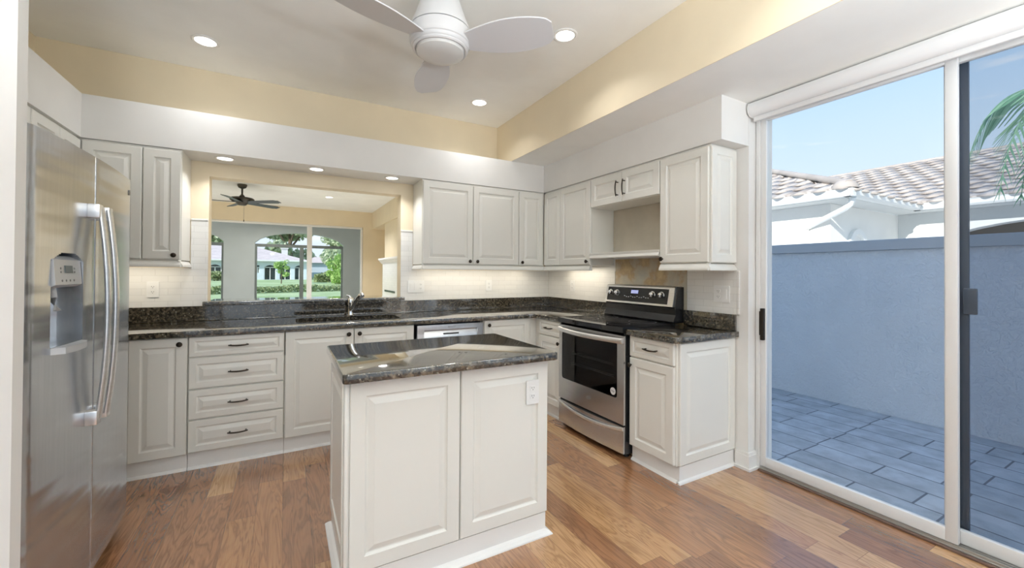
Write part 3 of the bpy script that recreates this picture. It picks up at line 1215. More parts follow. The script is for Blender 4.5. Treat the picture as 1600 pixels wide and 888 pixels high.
def door_outline(x0, x1, notch=None):
    """plan outline of a gently bowed door with rounded outer corners"""
    pts = []
    n = 14
    rl = .055 if x0 < .01 else .006
    rr_ = .055 if x1 > FW - .01 else .006
    for i in range(n + 1):
        x = x0 + rl + (x1 - x0 - rl - rr_) * i / n
        pts.append((x, face_y(x)))
    left = [(x0 + rl * (1 - math.cos(R(a))), face_y(x0 + rl) + rl * (1 - math.sin(R(a)))) for a in (0, 18, 36, 54, 72)]
    right = [(x1 - rr_ * (1 - math.cos(R(a))), face_y(x1 - rr_) + rr_ * (1 - math.sin(R(a)))) for a in (72, 54, 36, 18, 0)]
    if notch:
        a, c, dp = notch
        pts = [p for p in pts if p[0] < a - .004] + [(a, face_y(a)), (a + .004, dp), (c - .004, dp), (c, face_y(c))] + [p for p in pts if p[0] > c + .004]
    return left + pts + right + [(x1, .080), (x0, .080)]


SEAM = .450
DX0, DX1, DZ0, DZ1 = .135, .350, 1.035, 1.360
b = BM()
nt_ = (DX0, DX1, .072)
prism(b, door_outline(.0, SEAM - .003), .085, DZ0)
prism(b, door_outline(.0, SEAM - .003, nt_), DZ0, DZ1 - .03)
for k in range(6):   # arched head of the dispenser recess
    z0 = DZ1 - .03 + .005 * k
    sh_ = .012 * (k + 1) ** 1.35 * .42
    prism(b, door_outline(.0, SEAM - .003, (DX0 + sh_, DX1 - sh_, .072)), z0, z0 + .005)
prism(b, door_outline(.0, SEAM - .003), DZ1, FH)
fd = obj('freezer_door', b, 'steel', fr, smooth=28)
b = BM()
prism(b, door_outline(SEAM + .003, FW), .085, FH)
rd = obj('fridge_door', b, 'steel', fr, smooth=28)
# dispenser
b = BM()
prism(b, [(.070, 1.238), (.020, 1.238), (.004, 1.248), (.010, 1.335), (.030, 1.350), (.070, 1.350)], DX0 + .005, DX1 - .005, 'yz')
dp = obj('control_panel', b, 'grey_plastic', fr)
b = BM()
prism(b, [(.0032, 1.289), (.0062, 1.289), (.0082, 1.315), (.0052, 1.315)], .212, .268, 'yz')
obj('display', b, 'lcd', dp)
for i in range(4):
    for xx in ((.185, .290) if i < 2 else (.190 + .03 * (i - 2), .250 + .03 * (i - 2))):
        zz = (1.305, 1.292, 1.262, 1.262)[i]
        yy = .004 + (zz - 1.248) / .087 * .006
        b = BM()
        lathe(b, [(.004, yy - .0015), (.004, yy + .0010)], (xx, 0, zz), 'y', 10)
        obj('button', b, 'decal', dp)
b = BM()
tube(b, [(.215, .045, 1.24), (.215, .038, 1.20), (.200, .020, 1.158)], [.016, .014, .012], 10, (1, .5))
obj('dispenser_lever', b, 'grey_plastic', fd)
b = BM()
prism(b, [(DX0 - .004, .030), (DX0 + .02, -.018), (DX0 + .07, -.030), (DX1 - .07, -.030), (DX1 - .02, -.018), (DX1 + .004, .025), (DX1 - .004, .070), (DX0 + .004, .070)], 1.012, 1.034)
obj('drip_tray', b, 'grey_plastic', fd)


def fridge_handle(x, tilt, par):
    b = BM()
    pts = []
    z0, z1 = .712, 1.548
    n = 18
    for i in range(n + 1):
        s = -1 + 2 * i / n
        pts.append((x, face_y(x) - .030 - .027 * (1 - s * s), z0 + (z1 - z0) * i / n))
    tube(b, pts, .0175, 12, (.55, 1))
    for zc in (z0 + .012, z1 - .012):
        box(b, x - .026 * (1 if tilt < 0 else .5), x + .026 * (.5 if tilt < 0 else 1), face_y(x) - .036, face_y(x) + .002, zc - .032, zc + .024, .005)
    return obj('door_handle', b, 'steel_light', par, smooth=40)


fridge_handle(SEAM - .050, -1, fd)
fridge_handle(SEAM + .036, 1, rd)
b = BM()
lathe(b, [(.013, -.003), (.013, .004)], (FW - .085, face_y(FW - .085), 1.690), 'y', 20)
obj('badge', b, 'decal', rd)

# ================================================================== RANGE
rg_ = thing('range', 'stainless electric range with black glass top between the base cabinets', 'range', (2.080, 2.884, 0), -90)
RW = .776
b = BM()
box(b, .004, RW - .004, .075, .610, .035, .884)
box(b, .004, .02, .004, .075, .035, .884)
box(b, RW - .02, RW - .004, .004, .075, .035, .884)
obj('body', b, 'black', rg_, smooth=0)
for cx in (.05, RW - .05):
    for cy in (.06, .56):
        b = BM()
        lathe(b, [(.02, 0), (.02, .008), (.01, .012), (.01, .036)], (cx, cy, 0), seg=12)
        obj('foot', b, 'black', rg_)


def bowed(x0, x1, base, bow, n=16):
    return [(x0 + (x1 - x0) * i / n, base - bow * (1 - (2 * i / n - 1) ** 2)) for i in range(n + 1)]


b = BM()
prism(b, bowed(.006, RW - .006, -.012, .020) + [(RW - .006, .02), (.006, .02)], .040, .150)
prism(b, bowed(.006, RW - .006, -.012, .020) + [(RW - .006, .02), (.006, .02)], .150, .226)
dr = obj('storage_drawer', b, 'steel_plain', rg_)
b = BM()
t_ = BM()
n = 16
lo, hi = [], []
for i in range(n + 1):
    s = 2 * i / n - 1
    xx = .008 + (RW - .016) * i / n
    yy = -.014 - .030 * (1 - s * s)
    zz = .212 - .030 * (1 - s * s)
    lo.append((xx, yy, zz))
tube(b, lo, .0125, 10, (.45, 1))
obj('drawer_handle', b, 'steel_light', dr, smooth=50)
# oven door with window opening
b = BM()
win = rrect(.046, RW - .070, .412, .808, .022, 4)
prism(b, rect(.004, RW - .004, .240, .862), -.012, .003, 'xz', [win])
od = obj('oven_door', b, 'steel_plain', rg_)
b = BM()
prism(b, rrect(.038, RW - .060, .402, .816, .02, 4), -.006, -.002, 'xz')
obj('oven_window', b, 'oven_glass', od, smooth=0)
b = BM()
prism(b, rect(.038, RW - .060, .402, .816), -.0015, .0015, 'xz', [rect(.150, RW - .115, .455, .780)])
obj('window_border', b, 'black', od, smooth=0)
b = BM()
for zz in (.545, .63):
    tube(b, [(.10, .02, zz), (RW - .10, .02, zz)], .0035, 6)
    tube(b, [(.10, .055, zz), (RW - .10, .055, zz)], .003, 6)
    for k in range(14):
        xx = .11 + k * (RW - .22) / 13
        tube(b, [(xx, .02, zz), (xx, .07, zz)], .0018, 5)
obj('oven_rack', b, 'aluminium', od)
b = BM()
tube(b, [(x, y, .828 - .004 * (1 - (2 * i / 16 - 1) ** 2)) for i, (x, y) in enumerate(bowed(.010, RW - .010, -.026, .040))], .019, 12, (.45, 1))
for xx in (.016, RW - .016):
    box(b, xx - .010, xx + .010, -.030, -.011, .810, .846, .003)
obj('oven_handle', b, 'steel_light', od, smooth=50)
b = BM()
lathe(b, [(.026, -.0085), (.026, -.0065)], (.660, 0, .452), 'y', 24)
st_ = obj('round_sticker', b, 'sticker', rg_)
b = BM()
tube(b, [(.645, -.0088, .460), (.652, -.0088, .448), (.660, -.0088, .458), (.668, -.0088, .446), (.675, -.0088, .456)], .0022, 5)
obj('sticker_print', b, 'decal', st_)
b = BM()
for k in range(24):
    a0, a1 = 2 * math.pi * k / 24, 2 * math.pi * (k + 1) / 24
    tube(b, [(.395 + .026 * math.cos(a0), -.0128, .335 + .0125 * math.sin(a0) + .004 * math.cos(a0)), (.395 + .026 * math.cos(a1), -.0128, .335 + .0125 * math.sin(a1) + .004 * math.cos(a1))], .0012, 4)
tube(b, [(.375, -.0128, .330), (.390, -.0128, .338), (.400, -.0128, .333), (.416, -.0128, .342)], .0015, 4)
obj('emblem', b, 'decal', od)
# cooktop
b = BM()
prism(b, bowed(.0, RW, -.026, .022) + [(RW, .500), (.0, .500)], .8865, .9235)
ct = obj('cooktop', b, 'black_glass', rg_)
for cx, cy, r_ in ((.20, .12, .105), (.58, .12, .085), (.20, .37, .08), (.58, .37, .105)):
    b = BM()
    ra = [[b.verts.new((cx + rr_ * math.cos(2 * math.pi * k / 40), cy + rr_ * math.sin(2 * math.pi * k / 40), .9238)) for k in range(40)] for rr_ in (r_, r_ - .003)]
    for k in range(40):
        b.faces.new((ra[0][k], ra[0][(k + 1) % 40], ra[1][(k + 1) % 40], ra[1][k]))
    obj('burner_ring', b, 'decal', ct)
# back guard: black riser and stainless console
b = BM()
prism(b, [(.500, .9245), (.492, .935), (.500, .955), (.518, .985), (.512, 1.030), (.520, 1.045), (.608, 1.045), (.608, .9245)], .004, RW - .004, 'yz')
obj('riser', b, 'black', rg_)
b = BM()
prism(b, [(.500, 1.046), (.530, 1.192), (.545, 1.203), (.608, 1.203), (.608, 1.046)], .004, RW - .020, 'yz')
cs = obj('console', b, 'steel_light', rg_)
b = BM()
prism(b, [(.512, 1.046), (.540, 1.188), (.552, 1.198), (.608, 1.198), (.608, 1.046)], RW - .0195, RW - .003, 'yz')
obj('console_end', b, 'black', rg_)
def con(x, z, d=0):
    return (x, .500 + (z - 1.046) / .146 * .030 - d, z)
b = BM()
prism(b, [con(0, 1.062, .003)[1:], con(0, 1.180, .003)[1:], con(0, 1.180, -.002)[1:], con(0, 1.062, -.002)[1:]], .030, RW - .072, 'yz')
cp = obj('control_panel', b, 'black', rg_)
for kx in (.075, .155, .555, .645):
    b = BM()
    c = con(kx, 1.132, .003)
    lathe(b, [(.027, c[1]), (.027, c[1] - .005), (.021, c[1] - .008), (.019, c[1] - .026), (.0, c[1] - .027)], (kx, 0, 1.132), 'y', 20)
    box(b, kx - .004, kx + .004, c[1] - .032, c[1] - .02, 1.114, 1.150, .0015)
    obj('knob', b, 'chrome', cp)
b = BM()
prism(b, [con(0, 1.132, .0042)[1:], con(0, 1.160, .0042)[1:], con(0, 1.160, .0035)[1:], con(0, 1.132, .0035)[1:]], .315, .395, 'yz')
obj('clock_display', b, 'display', cp)
b = BM()
for k in range(12):
    x_ = .24 + k * .024
    zz = 1.098 if k % 3 else 1.105
    prism(b, [con(0, zz, .0042)[1:], con(0, zz + .006, .0042)[1:], con(0, zz + .006, .0035)[1:], con(0, zz, .0035)[1:]], x_, x_ + .012, 'yz')
obj('key_marks', b, 'grey_plastic', cp)


# ================================================================== LIGHTS & FANS
def downlight(label, x, y, z, r, power, group, spread=125):
    t = thing('recessed_light', label, 'ceiling light', (x, y, z), 0, group)
    b = BM()
    lathe(b, [(r * 1.32, 0), (r * 1.32, -.004), (r * 1.2, -.008), (r * 1.0, -.006), (r * 1.0, 0)], seg=32, cap=False)
    obj('trim_ring', b, 'trim', t)
    b = BM()
    lathe(b, [(r, -.001), (r * .98, -.005), (.0, -.007)], seg=32)
    obj('lens', b, 'lamp', t)
    lamp('recessed_light_lamp', 'AREA', (0, 0, -.012), power, r * 1.8, parent=t, spread=spread)
    return t


P_T, P_S, P_L, P_F, P_U = 2.6, 2.4, 34, 9.5, 80
downlight('round recessed ceiling light at the left above the fridge corner', -.494, 3.470, ZC, .062, P_T, 'recessed lights in the tray ceiling')
downlight('round recessed ceiling light at the right beside the fan blade', 1.609, 2.194, ZC, .062, P_T, 'recessed lights in the tray ceiling')
downlight('round recessed ceiling light in the far right corner of the tray', 1.559, 3.454, ZC, .062, P_T, 'recessed lights in the tray ceiling')
for x, y in ((-.5, 1.2), (1.6, .9), (-.5, -.9), (1.6, -.6), (.6, -1.9)):  # extra unseen downlights, added to even out the room light
    downlight('round recessed ceiling light added out of sight for even room light', x, y, ZC, .062, P_T, 'recessed lights in the tray ceiling')
for x, lb in ((-.409, 'leftmost of three small lights under the soffit above the sink'), (.221, 'middle of three small lights under the soffit above the sink'), (.842, 'rightmost of three small lights under the soffit above the sink')):
    downlight(lb, x, 3.775, ZS, .050, P_S, 'small lights under the soffit')

M['globe'] = emit('fill_globe_glow', (.93, .975, 1), P_F)  # glowing globes added behind the camera as fill light
for x, y in ((-.6, -1.5), (1.3, -2.0), (2.25, -.55)):
    t = thing('fill_globe', 'added glowing fill globe, unseen behind the viewer', 'fill light', (x, y, 2.30), 0, 'added fill globes behind the viewer')
    b = BM()
    lathe(b, [(.19 * math.sin(math.pi * k / 16), -.19 * math.cos(math.pi * k / 16)) for k in range(17)], seg=32, cap=False)
    obj('globe', b, 'globe', t)
    b = BM()
    tube(b, [(0, 0, .18), (0, 0, ZC - 2.30)], .008)
    lathe(b, [(.06, ZC - 2.325), (.06, ZC - 2.30)], seg=24)
    obj('stem', b, 'trim', t)

for x, y, pu in ((-.3, -.8, 1), (1.25, -.9, 1), (2.2, -1.5, .2)):  # uplights added behind the camera to brighten the ceiling
    t = thing('fill_uplight', 'added ceiling-brightening uplight, unseen behind the viewer', 'floor lamp', (x, y, 0), 0, 'added fill uplights behind the viewer')
    b = BM()
    lathe(b, [(.14, 0), (.14, .02), (.02, .03), (.012, .05), (.012, 1.40)], seg=24)
    obj('stand', b, 'trim', t)
    b = BM()
    lathe(b, [(.012, 1.40), (.08, 1.42), (.17, 1.50), (.165, 1.50), (.08, 1.43), (.0, 1.42)], seg=28, cap=False)
    obj('bowl', b, 'trim', t)
    lamp('uplight', 'AREA', (0, 0, 1.505), P_U * pu, .3, col=(.87, .945, 1), rot=(R(180), 0, 0), parent=t, spread=175)

# strip lamps hidden behind the light rails
for x, y, sx, sy in ((-1.0, 3.80, .60, .04), (1.55, 3.80, .85, .04), (2.2, 3.80, .3, .04), (2.56, 3.25, .04, .6)):
    lamp('under_cabinet_lamp', 'AREA', (x, y, 1.366), 2.2 * (sx + sy), sx, sy=sy, col=(1, .90, .74))

# near fan
fn = thing('ceiling_fan', 'white three-blade ceiling fan hanging over the island', 'ceiling fan', (.733, 2.148, 2.44))
b = BM()
lathe(b, [(.085, .44), (.085, .43), (.095, .40), (.10, .36), (.135, .26), (.158, .200), (.160, .186)], seg=40)
obj('canopy', b, 'fan_white', fn)
b = BM()
lathe(b, [(.158, .182), (.163, .178), (.166, .120), (.163, .108), (.158, .104), (.154, .090), (.150, .086)], seg=40)
obj('motor_housing', b, 'fan_white', fn)
b = BM()
lathe(b, [(.149, .088), (.149, .078), (.143, .072), (.134, .074), (.134, .088)], seg=40, cap=False)
obj('light_ring', b, 'fan_white', fn)
b = BM()
lathe(b, [(.132, .086), (.132, .074), (.128, .060), (.105, .046), (.06, .037), (0, .035)], seg=40)
obj('light_lens', b, 'fan_light', fn)


def blade(bm, r0_, r1_, wfun, pitch, ang, z, th=.007, n=18):
    top, bot = [], []
    ca, sa = math.cos(R(ang)), math.sin(R(ang))
    outl = []
    for i in range(n + 1):
        s = i / n
        r = r0_ + (r1_ - r0_) * s
        a, c = wfun(s)
        outl.append((r, a, c))
    t = BM()
    L_ = []
    for r, a, c in outl:
        row = []
        for wv in (a, c):
            zz = z + wv * math.tan(R(pitch))
            for dz in (th / 2, -th / 2):
                row.append(t.verts.new((r * ca - wv * sa, r * sa + wv * ca, zz + dz)))
        L_.append(row)
    for p, q in zip(L_, L_[1:]):
        t.faces.new((p[0], q[0], q[2], p[2]))
        t.faces.new((p[1], p[3], q[3], q[1]))
        t.faces.new((p[0], p[1], q[1], q[0]))
        t.faces.new((p[2], q[2], q[3], p[3]))
    for p in (L_[0], L_[-1]):
        t.faces.new((p[0], p[2], p[3], p[1]))
    bmesh.ops.recalc_face_normals(t, faces=list(t.faces))
    merge(bm, t)
    return bm


def near_w(s):
    wdt = .058 + .052 * math.sin(min(1, s * 1.12) * math.pi * .80)
    if s > .86:
        wdt *= math.sqrt(max(.0, 1 - ((s - .86) / .17) ** 2))
    return (-wdt * .95, wdt * 1.05)


for a in (-42.4, 77.8, 197.8):
    obj('blade', blade(BM(), .150, .620, near_w, -13, a, .112), 'fan_blade', fn)

# far fan
ff = thing('ceiling_fan', 'dark five-blade ceiling fan with pull chain in the living room beyond', 'ceiling fan', (-.70, 8.90, 2.50))
b = BM()
lathe(b, [(.075, .38), (.078, .36), (.06, .32), (.02, .30), (.015, .30), (.015, .20), (.04, .17), (.05, .15), (.17, .135), (.195, .115), (.19, .09), (.15, .06), (.10, .045), (.08, .02), (.06, .0), (0, -.005)])
obj('motor', b, 'fan_dark', ff)
def far_w(s):
    wdt = .055 + .02 * s
    if s > .92:
        wdt *= .7
    return (-wdt, wdt)
for a in (38, 110, 182, 254, 326):
    obj('blade', blade(BM(), .10, .72, far_w, -11, a, .055), 'fan_dark_blade', ff)
b = BM()
tube(b, [(.03, -.02, .0), (.03, -.02, -.26)], .002, 5)
lathe(b, [(.003, -.26), (.008, -.275), (.006, -.30), (0, -.302)], (.03, -.02, 0), seg=10)
obj('pull_chain', b, 'fan_dark', ff)

# ================================================================== LIVING ROOM BEYOND
YF2 = 11.37
struct('wall_living_far', prism(BM(), [(-4.2, 0), (-3.4, 0), (-3.4, 2.475), (1.79, 2.475), (1.79, 0), (2.6, 0), (2.6, ZC), (-4.2, ZC)], YF2, YF2 + .15, 'xz'), 'yellow_paint', 'pale yellow far living room wall above the sliding glass', 'wall')
struct('wall_living_left', box(BM(), -4.2, -4.1, YB + .13, YF2, 0, ZC), 'yellow_paint')
lr = BM()
box(lr, 2.02, 2.08, YB + .131, YF2 - .001, 2.44, ZC)
box(lr, 2.06, 2.12, YB + .131, 9.95, 0, 2.439)
box(lr, 2.50, 2.60, 9.951, YF2 - .001, 0, 2.439)
box(lr, 2.121, 2.60, 9.90, 9.95, 0, 2.439)
box(lr, 2.081, 2.60, 9.951, YF2 - .001, 2.44, 2.50)
struct('wall_living_right', lr, 'yellow_paint', 'pale yellow right living room wall with alcove past the fireplace', 'wall')
struct('ceiling_living', box(BM(), -4.2, 2.6, YB + .131, YF2 + .15, ZC + .001, ZC + .12), 'ceiling', 'white living room ceiling', 'ceiling')
struct('wall_living_near', box(BM(), -4.2, -1.601, YB, YB + .13, 0, ZC), 'yellow_paint')

struct('floor_living', box(BM(), -4.2, 2.6, YB + .061, YF2, -.06, 0), plain('neutral_bounce_floor', (.62, .60, .56), .4), 'pale floor of the living room', 'floor')  # floor is unseen; pale tone picked so its bounce light stays neutral
ws = bpy.data.objects.new('window_1', None)
COL.objects.link(ws)
ws.location = (-.8, YF2, 0)
tag(ws, 'white framed sliding glass wall between living room and lanai', 'sliding door', kind='structure')
def wpart(name, b, mat, parent=ws, off=(-.8, YF2, 0), **k):
    bmesh.ops.translate(b, verts=list(b.verts), vec=(-off[0], -off[1], -off[2]))
    return obj(name, b, mat, parent, **k)
b = BM()
box(b, -3.39, 1.78, YF2 + .02, YF2 + .09, 2.425, 2.474, .003)
box(b, 1.735, 1.785, YF2 + .02, YF2 + .09, .0, 2.424, .003)
box(b, -3.395, -3.345, YF2 + .02, YF2 + .09, .0, 2.424, .003)
box(b, .468, .582, YF2 + .03, YF2 + .07, .0, 2.424, .003)
box(b, -1.74, -1.62, YF2 + .03, YF2 + .07, .0, 2.424, .003)
fm = wpart('frame', b, 'frame')
for x0, x1 in ((-3.34, -1.745), (-1.615, .463), (.587, 1.73)):
    b = BM()
    box(b, x0, x1, YF2 + .047, YF2 + .053, .02, 2.424)
    wpart('glass_pane', b, 'glass', fm, smooth=0)

# fireplace on the right living wall
fp = thing('fireplace', 'white tiled fireplace surround with mantel shelf on the right living room wall', 'fireplace', (2.03, 9.1, 0))
b = BM()
box(b, 1.985, 2.0585, 7.9, 9.80, .0, 1.49)
bmesh.ops.translate(b, verts=list(b.verts), vec=(-2.03, -9.1, 0))
obj('surround', b, 'tile', fp, smooth=0)
b = BM()
prism(b, [(2.0585, 1.49), (1.975, 1.49), (1.965, 1.515), (1.93, 1.54), (1.925, 1.565), (1.90, 1.575), (1.90, 1.61), (2.0585, 1.61)], 7.8, 9.90, 'xz')
bmesh.ops.translate(b, verts=list(b.verts), vec=(-2.03, -9.1, 0))
obj('mantel', b, 'trim', fp)
b = BM()
box(b, 1.978, 1.9845, 8.55, 9.55, .86, .90)
bmesh.ops.translate(b, verts=list(b.verts), vec=(-2.03, -9.1, 0))
o = obj('damper_handle', b, 'black', fp)
downlight('small recessed light in the living room ceiling', .80, 9.45, ZC, .07, P_L, 'living room ceiling lights')
for x, y in ((-2.3, 9.5), (.8, 6.3), (-2.3, 6.3)):  # unseen lamps added to light the living room
    downlight('recessed living room light added out of view as fill', x, y, ZC, .07, P_L, 'living room ceiling lights')

# lanai
YLN = 14.40
struct('floor_lanai', box(BM(), -5.0, 2.8, YF2 + .001, YLN + .2, -.08, -.02), 'paver')
def arch_pts(x0, x1, zs, za, n=18):
    o = [(x0, 0)]
    for i in range(n + 1):
        s = -1 + 2 * i / n
        o.append(((x0 + x1) / 2 + s * (x1 - x0) / 2, zs + (za - zs) * math.sqrt(max(0, 1 - s * s)) ** 1.3))
    o.append((x1, 0))
    return o
A1 = (-.80, 1.66)
A2 = (-4.06, -1.57)
opening = [(-5.0, -.02)]
lw_ = [(-5.0, 0)] + arch_pts(A2[0], A2[1], 2.16, 2.49) + arch_pts(A1[0], A1[1], 2.16, 2.49) + [(2.8, 0), (2.8, 3.0), (-5.0, 3.0)]
struct('wall_lanai', prism(BM(), lw_, YLN, YLN + .2, 'xz'), 'lanai', 'grey stucco lanai wall with arched screened openings', 'wall')
struct('wall_lanai_right', box(BM(), 2.6, 2.8, YF2 + .16, YLN - .001, 0, 3.0), 'lanai')
struct('ceiling_lanai', box(BM(), -5.0, 2.8, YF2 + .16, YLN - .001, 2.78, 2.95), 'lanai')
for i, (x0, x1) in enumerate((A1, A2)):
    wn_ = bpy.data.objects.new('window_%d' % (i + 2), None)
    COL.objects.link(wn_)
    wn_.location = (x0, YLN + .1, 0)
    tag(wn_, ('arched lanai opening with dark screen frame facing the lawn', 'arched lanai opening partly hidden at the left')[i], 'window', kind='structure')
    b = BM()
    box(b, x0, x1, YLN + .08, YLN + .13, 2.04, 2.13)
    box(b, x0, x0 + .055, YLN + .08, YLN + .13, 0, 2.04)
    box(b, x1 - .055, x1, YLN + .08, YLN + .13, 0, 2.04)
    mx_ = x0 + (x1 - x0) * .485
    box(b, mx_, mx_ + .11, YLN + .08, YLN + .13, 0, 2.04)
    bmesh.ops.translate(b, verts=list(b.verts), vec=(-x0, -YLN - .1, 0))
    obj('frame', b, 'grey_frame', wn_, smooth=0)

t = thing('lanai_fill_light', 'added lanai fill light, unseen above the glass', 'ceiling light', (-.4, 12.9, 2.78))  # lamp added out of view to brighten the lanai wall
b = BM()
lathe(b, [(.2, 0), (.2, -.04), (.19, -.05), (0, -.08)], seg=28)
obj('shade', b, 'lamp', t)
lamp('lanai_fill_lamp', 'AREA', (0, 0, -.10), 24, .36, col=(1, 1, .97), parent=t, spread=178)

# our own roof
rf = BM()
prism(rf, [(3.32, 2.66), (3.32, 2.80), (-1.0, 4.45), (-6.0, 2.7), (-6.0, 2.6), (-4.2, 3.02), (2.9, 3.02), (2.9, 2.66)], -3.6, 14.9, 'xz')
struct('ceiling_roof', rf, 'pale_stucco')
struct('wall_outer_right', box(BM(), 2.90, 2.98, 1.618, YF2, -.06, 2.655), 'white_stucco')

# ================================================================== SIDE YARD
struct('floor_patio', box(BM(), 2.90, 5.40, -8, 16, -.14, -.062), 'paver', 'grey stone paver walkway outside the glass door', 'patio')
yw = BM()
box(yw, 5.13, 5.33, -8, 16, -.06, 1.545)
wy = struct('wall_yard', yw, 'yard_wall', 'blue-grey textured stucco garden wall with flat cap', 'wall')
struct('trim_3', box(BM(), 5.10, 5.36, -8, 16, 1.546, 1.650, .006), plain('grey_wall_cap', (.52, .54, .56), .85, bumps=(40, .2, .004)))

M['porch_painted_shade'] = plain('shade_toned_porch_stucco', (.20, .17, .14), .8)  # dark colour stands in for the shade inside the porch arch
# neighbouring house
nh = thing('neighbor_house', 'white stucco house with tiled roof beyond the garden wall', 'house', (9.9, 3.0, 0))
NO = Vector((9.9, 3.0, 0))


def nhp(name, b, mat, parent=nh, smooth=0):
    bmesh.ops.translate(b, verts=list(b.verts), vec=-NO)
    return obj(name, b, mat, parent, smooth=smooth)


ZE = 2.53
b = BM()
box(b, 7.72, 11.0, 3.28, 9.6, -.1, 2.46)
nhp('wing_wall', b, 'white_stucco')
b = BM()
# main wall faces -x, with shallow arched openings
prism(b, [(-6, -.1), (.0, -.1), (.0, 1.90)] + [(3.0 * i / 12, 1.90 + .32 * math.sin(math.pi * i / 12)) for i in range(1, 12)] + [(3.0, 1.90), (3.0, -.1), (3.279, -.1), (3.279, 2.46), (-6, 2.46)], 10.35, 10.65, 'yz')
nhp('porch_wall', b, 'pale_stucco')
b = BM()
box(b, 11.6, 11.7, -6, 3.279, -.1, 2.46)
nhp('porch_back_wall', b, 'porch_painted_shade')
b = BM()
box(b, 7.36, 7.721, 2.93, 9.9, 2.462, 2.478)
box(b, 7.721, 11.0, 2.93, 3.279, 2.462, 2.478)
box(b, 9.98, 11.7, -6, 2.929, 2.462, 2.478)
nhp('eave_soffit', b, 'pale_stucco')
b = BM()
# gutters and fascia
gp = [(0, 0), (-.085, .0), (-.11, .03), (-.115, .095), (-.13, .115), (0, .115)]
prism(b, [(7.36 + u, 2.47 + v) for u, v in gp], 2.80, 9.9, 'xz')
prism(b, [(2.93 + u, 2.47 + v) for u, v in gp], 7.24, 9.98, 'yz')
prism(b, [(9.98 + u, 2.47 + v) for u, v in gp], -6, 2.93, 'xz')
nhp('gutter', b, 'gutter')
b = BM()
tube(b, [(7.42, 2.86, 2.47), (7.45, 2.90, 2.38), (7.50, 3.00, 2.32), (7.68, 3.55, 2.12), (7.68, 3.62, 2.06), (7.68, 3.62, -.05)], .045, 8)
nhp('downspout', b, 'gutter', smooth=40)
b = BM()
lathe(b, [(.34, 0), (.34, -.05), (.25, -.05), (.25, 0)], (8.6, 3.28, 1.75), 'y', 32, cap=False)
nhp('round_vent_trim', b, 'gutter', smooth=40)


def roof_plane(name, quad, origin, udir, vdir, par=nh, mat='roof', off=NO, thick=.06):
    """a sloped roof plane with a scalloped tile edge; UVs run along eave and slope"""
    me = bpy.data.meshes.new(name)
    o_ = Vector(origin)
    ud, vd = Vector(udir).normalized(), Vector(vdir).normalized()
    nrm = ud.cross(vd).normalized()
    if nrm.z < 0:
        nrm = -nrm
    # real barrel waves: grid over quad given in (u,v) with left and right bounds per v
    u00, u10, u01, u11, V = quad
    du, dv = .0375, .12
    nv = max(1, int(V / .36))
    verts, faces, uvs = [], [], []
    nu = int((u10 - u00) / du)
    for j in range(nv):
        for e_ in (0, 1):
            v = j * V / nv if e_ == 0 else (j + 1) * V / nv
            lift = .02 if e_ == 0 else .0
            for i in range(nu + 1):
                u = u00 + (u10 - u00) * i / nu
                f = v / V
                ul, ur = u00 + (u01 - u00) * f, u10 + (u11 - u10) * f
                uc = min(max(u, ul), ur)
                ph = 2 * math.pi * (uc + (.15 if j % 2 else 0)) / .30
                sc_v = v - (.05 * math.sin(ph) + .05) * (1 if e_ == 0 else 0)
                p = o_ + ud * uc + vd * sc_v + nrm * (.012 * math.sin(ph) + lift)
                verts.append(p - off)
                uvs.append((uc, sc_v))
    w_ = nu + 1
    for j in range(nv):
        a = j * 2 * w_
        for i in range(nu):
            faces.append((a + i, a + i + 1, a + w_ + i + 1, a + w_ + i))
    me.from_pydata([tuple(v) for v in verts], [], faces)
    uvl = me.uv_layers.new()
    for lp in me.loops:
        uvl.data[lp.index].uv = uvs[lp.vertex_index]
    me.materials.append(M[mat])
    me.polygons.foreach_set('use_smooth', [True] * len(me.polygons))
    ob = bpy.data.objects.new(name, me)
    COL.objects.link(ob)
    ob.parent = par
    so = ob.modifiers.new('thickness', 'SOLIDIFY')
    so.thickness = .03
    return ob


S = .37
SW = .42
L1 = 3.4
vl = math.sqrt(1 + S * S)
# wing roof: west slope (rises +x) and south slope (rises +y)
roof_plane('roof_plane', (0, 7.2, 3.4, 3.8, 3.4 * vl), (7.28, 2.85, 2.575), (0, 1, 0), (1, 0, SW))
roof_plane('roof_plane', (0, 6.4, 3.4, 6.4, 3.4 * vl), (7.28, 2.85, 2.575), (1, 0, 0), (0, 1, SW))
# main roof rising +x
roof_plane('roof_plane', (-9.0, 6.6, -9.0, 6.6, 4.4 * vl), (9.90, 2.85, 2.575), (0, 1, 0), (1, 0, S))
b = BM()
tube(b, [(7.30, 2.87, 2.66), (10.68, 6.25, 4.06)], .06, 10)
tube(b, [(14.3, -6.1, 4.22), (14.3, 9.4, 4.22)], .06, 10)
lathe(b, [(.17, 0), (.16, .06), (.10, .12), (0, .15)], (7.38, 2.95, 2.60), seg=16)
nhp('ridge_tiles', b, plain('ridge_cap_tile', (.46, .41, .37), .85, var=.1), smooth=40)


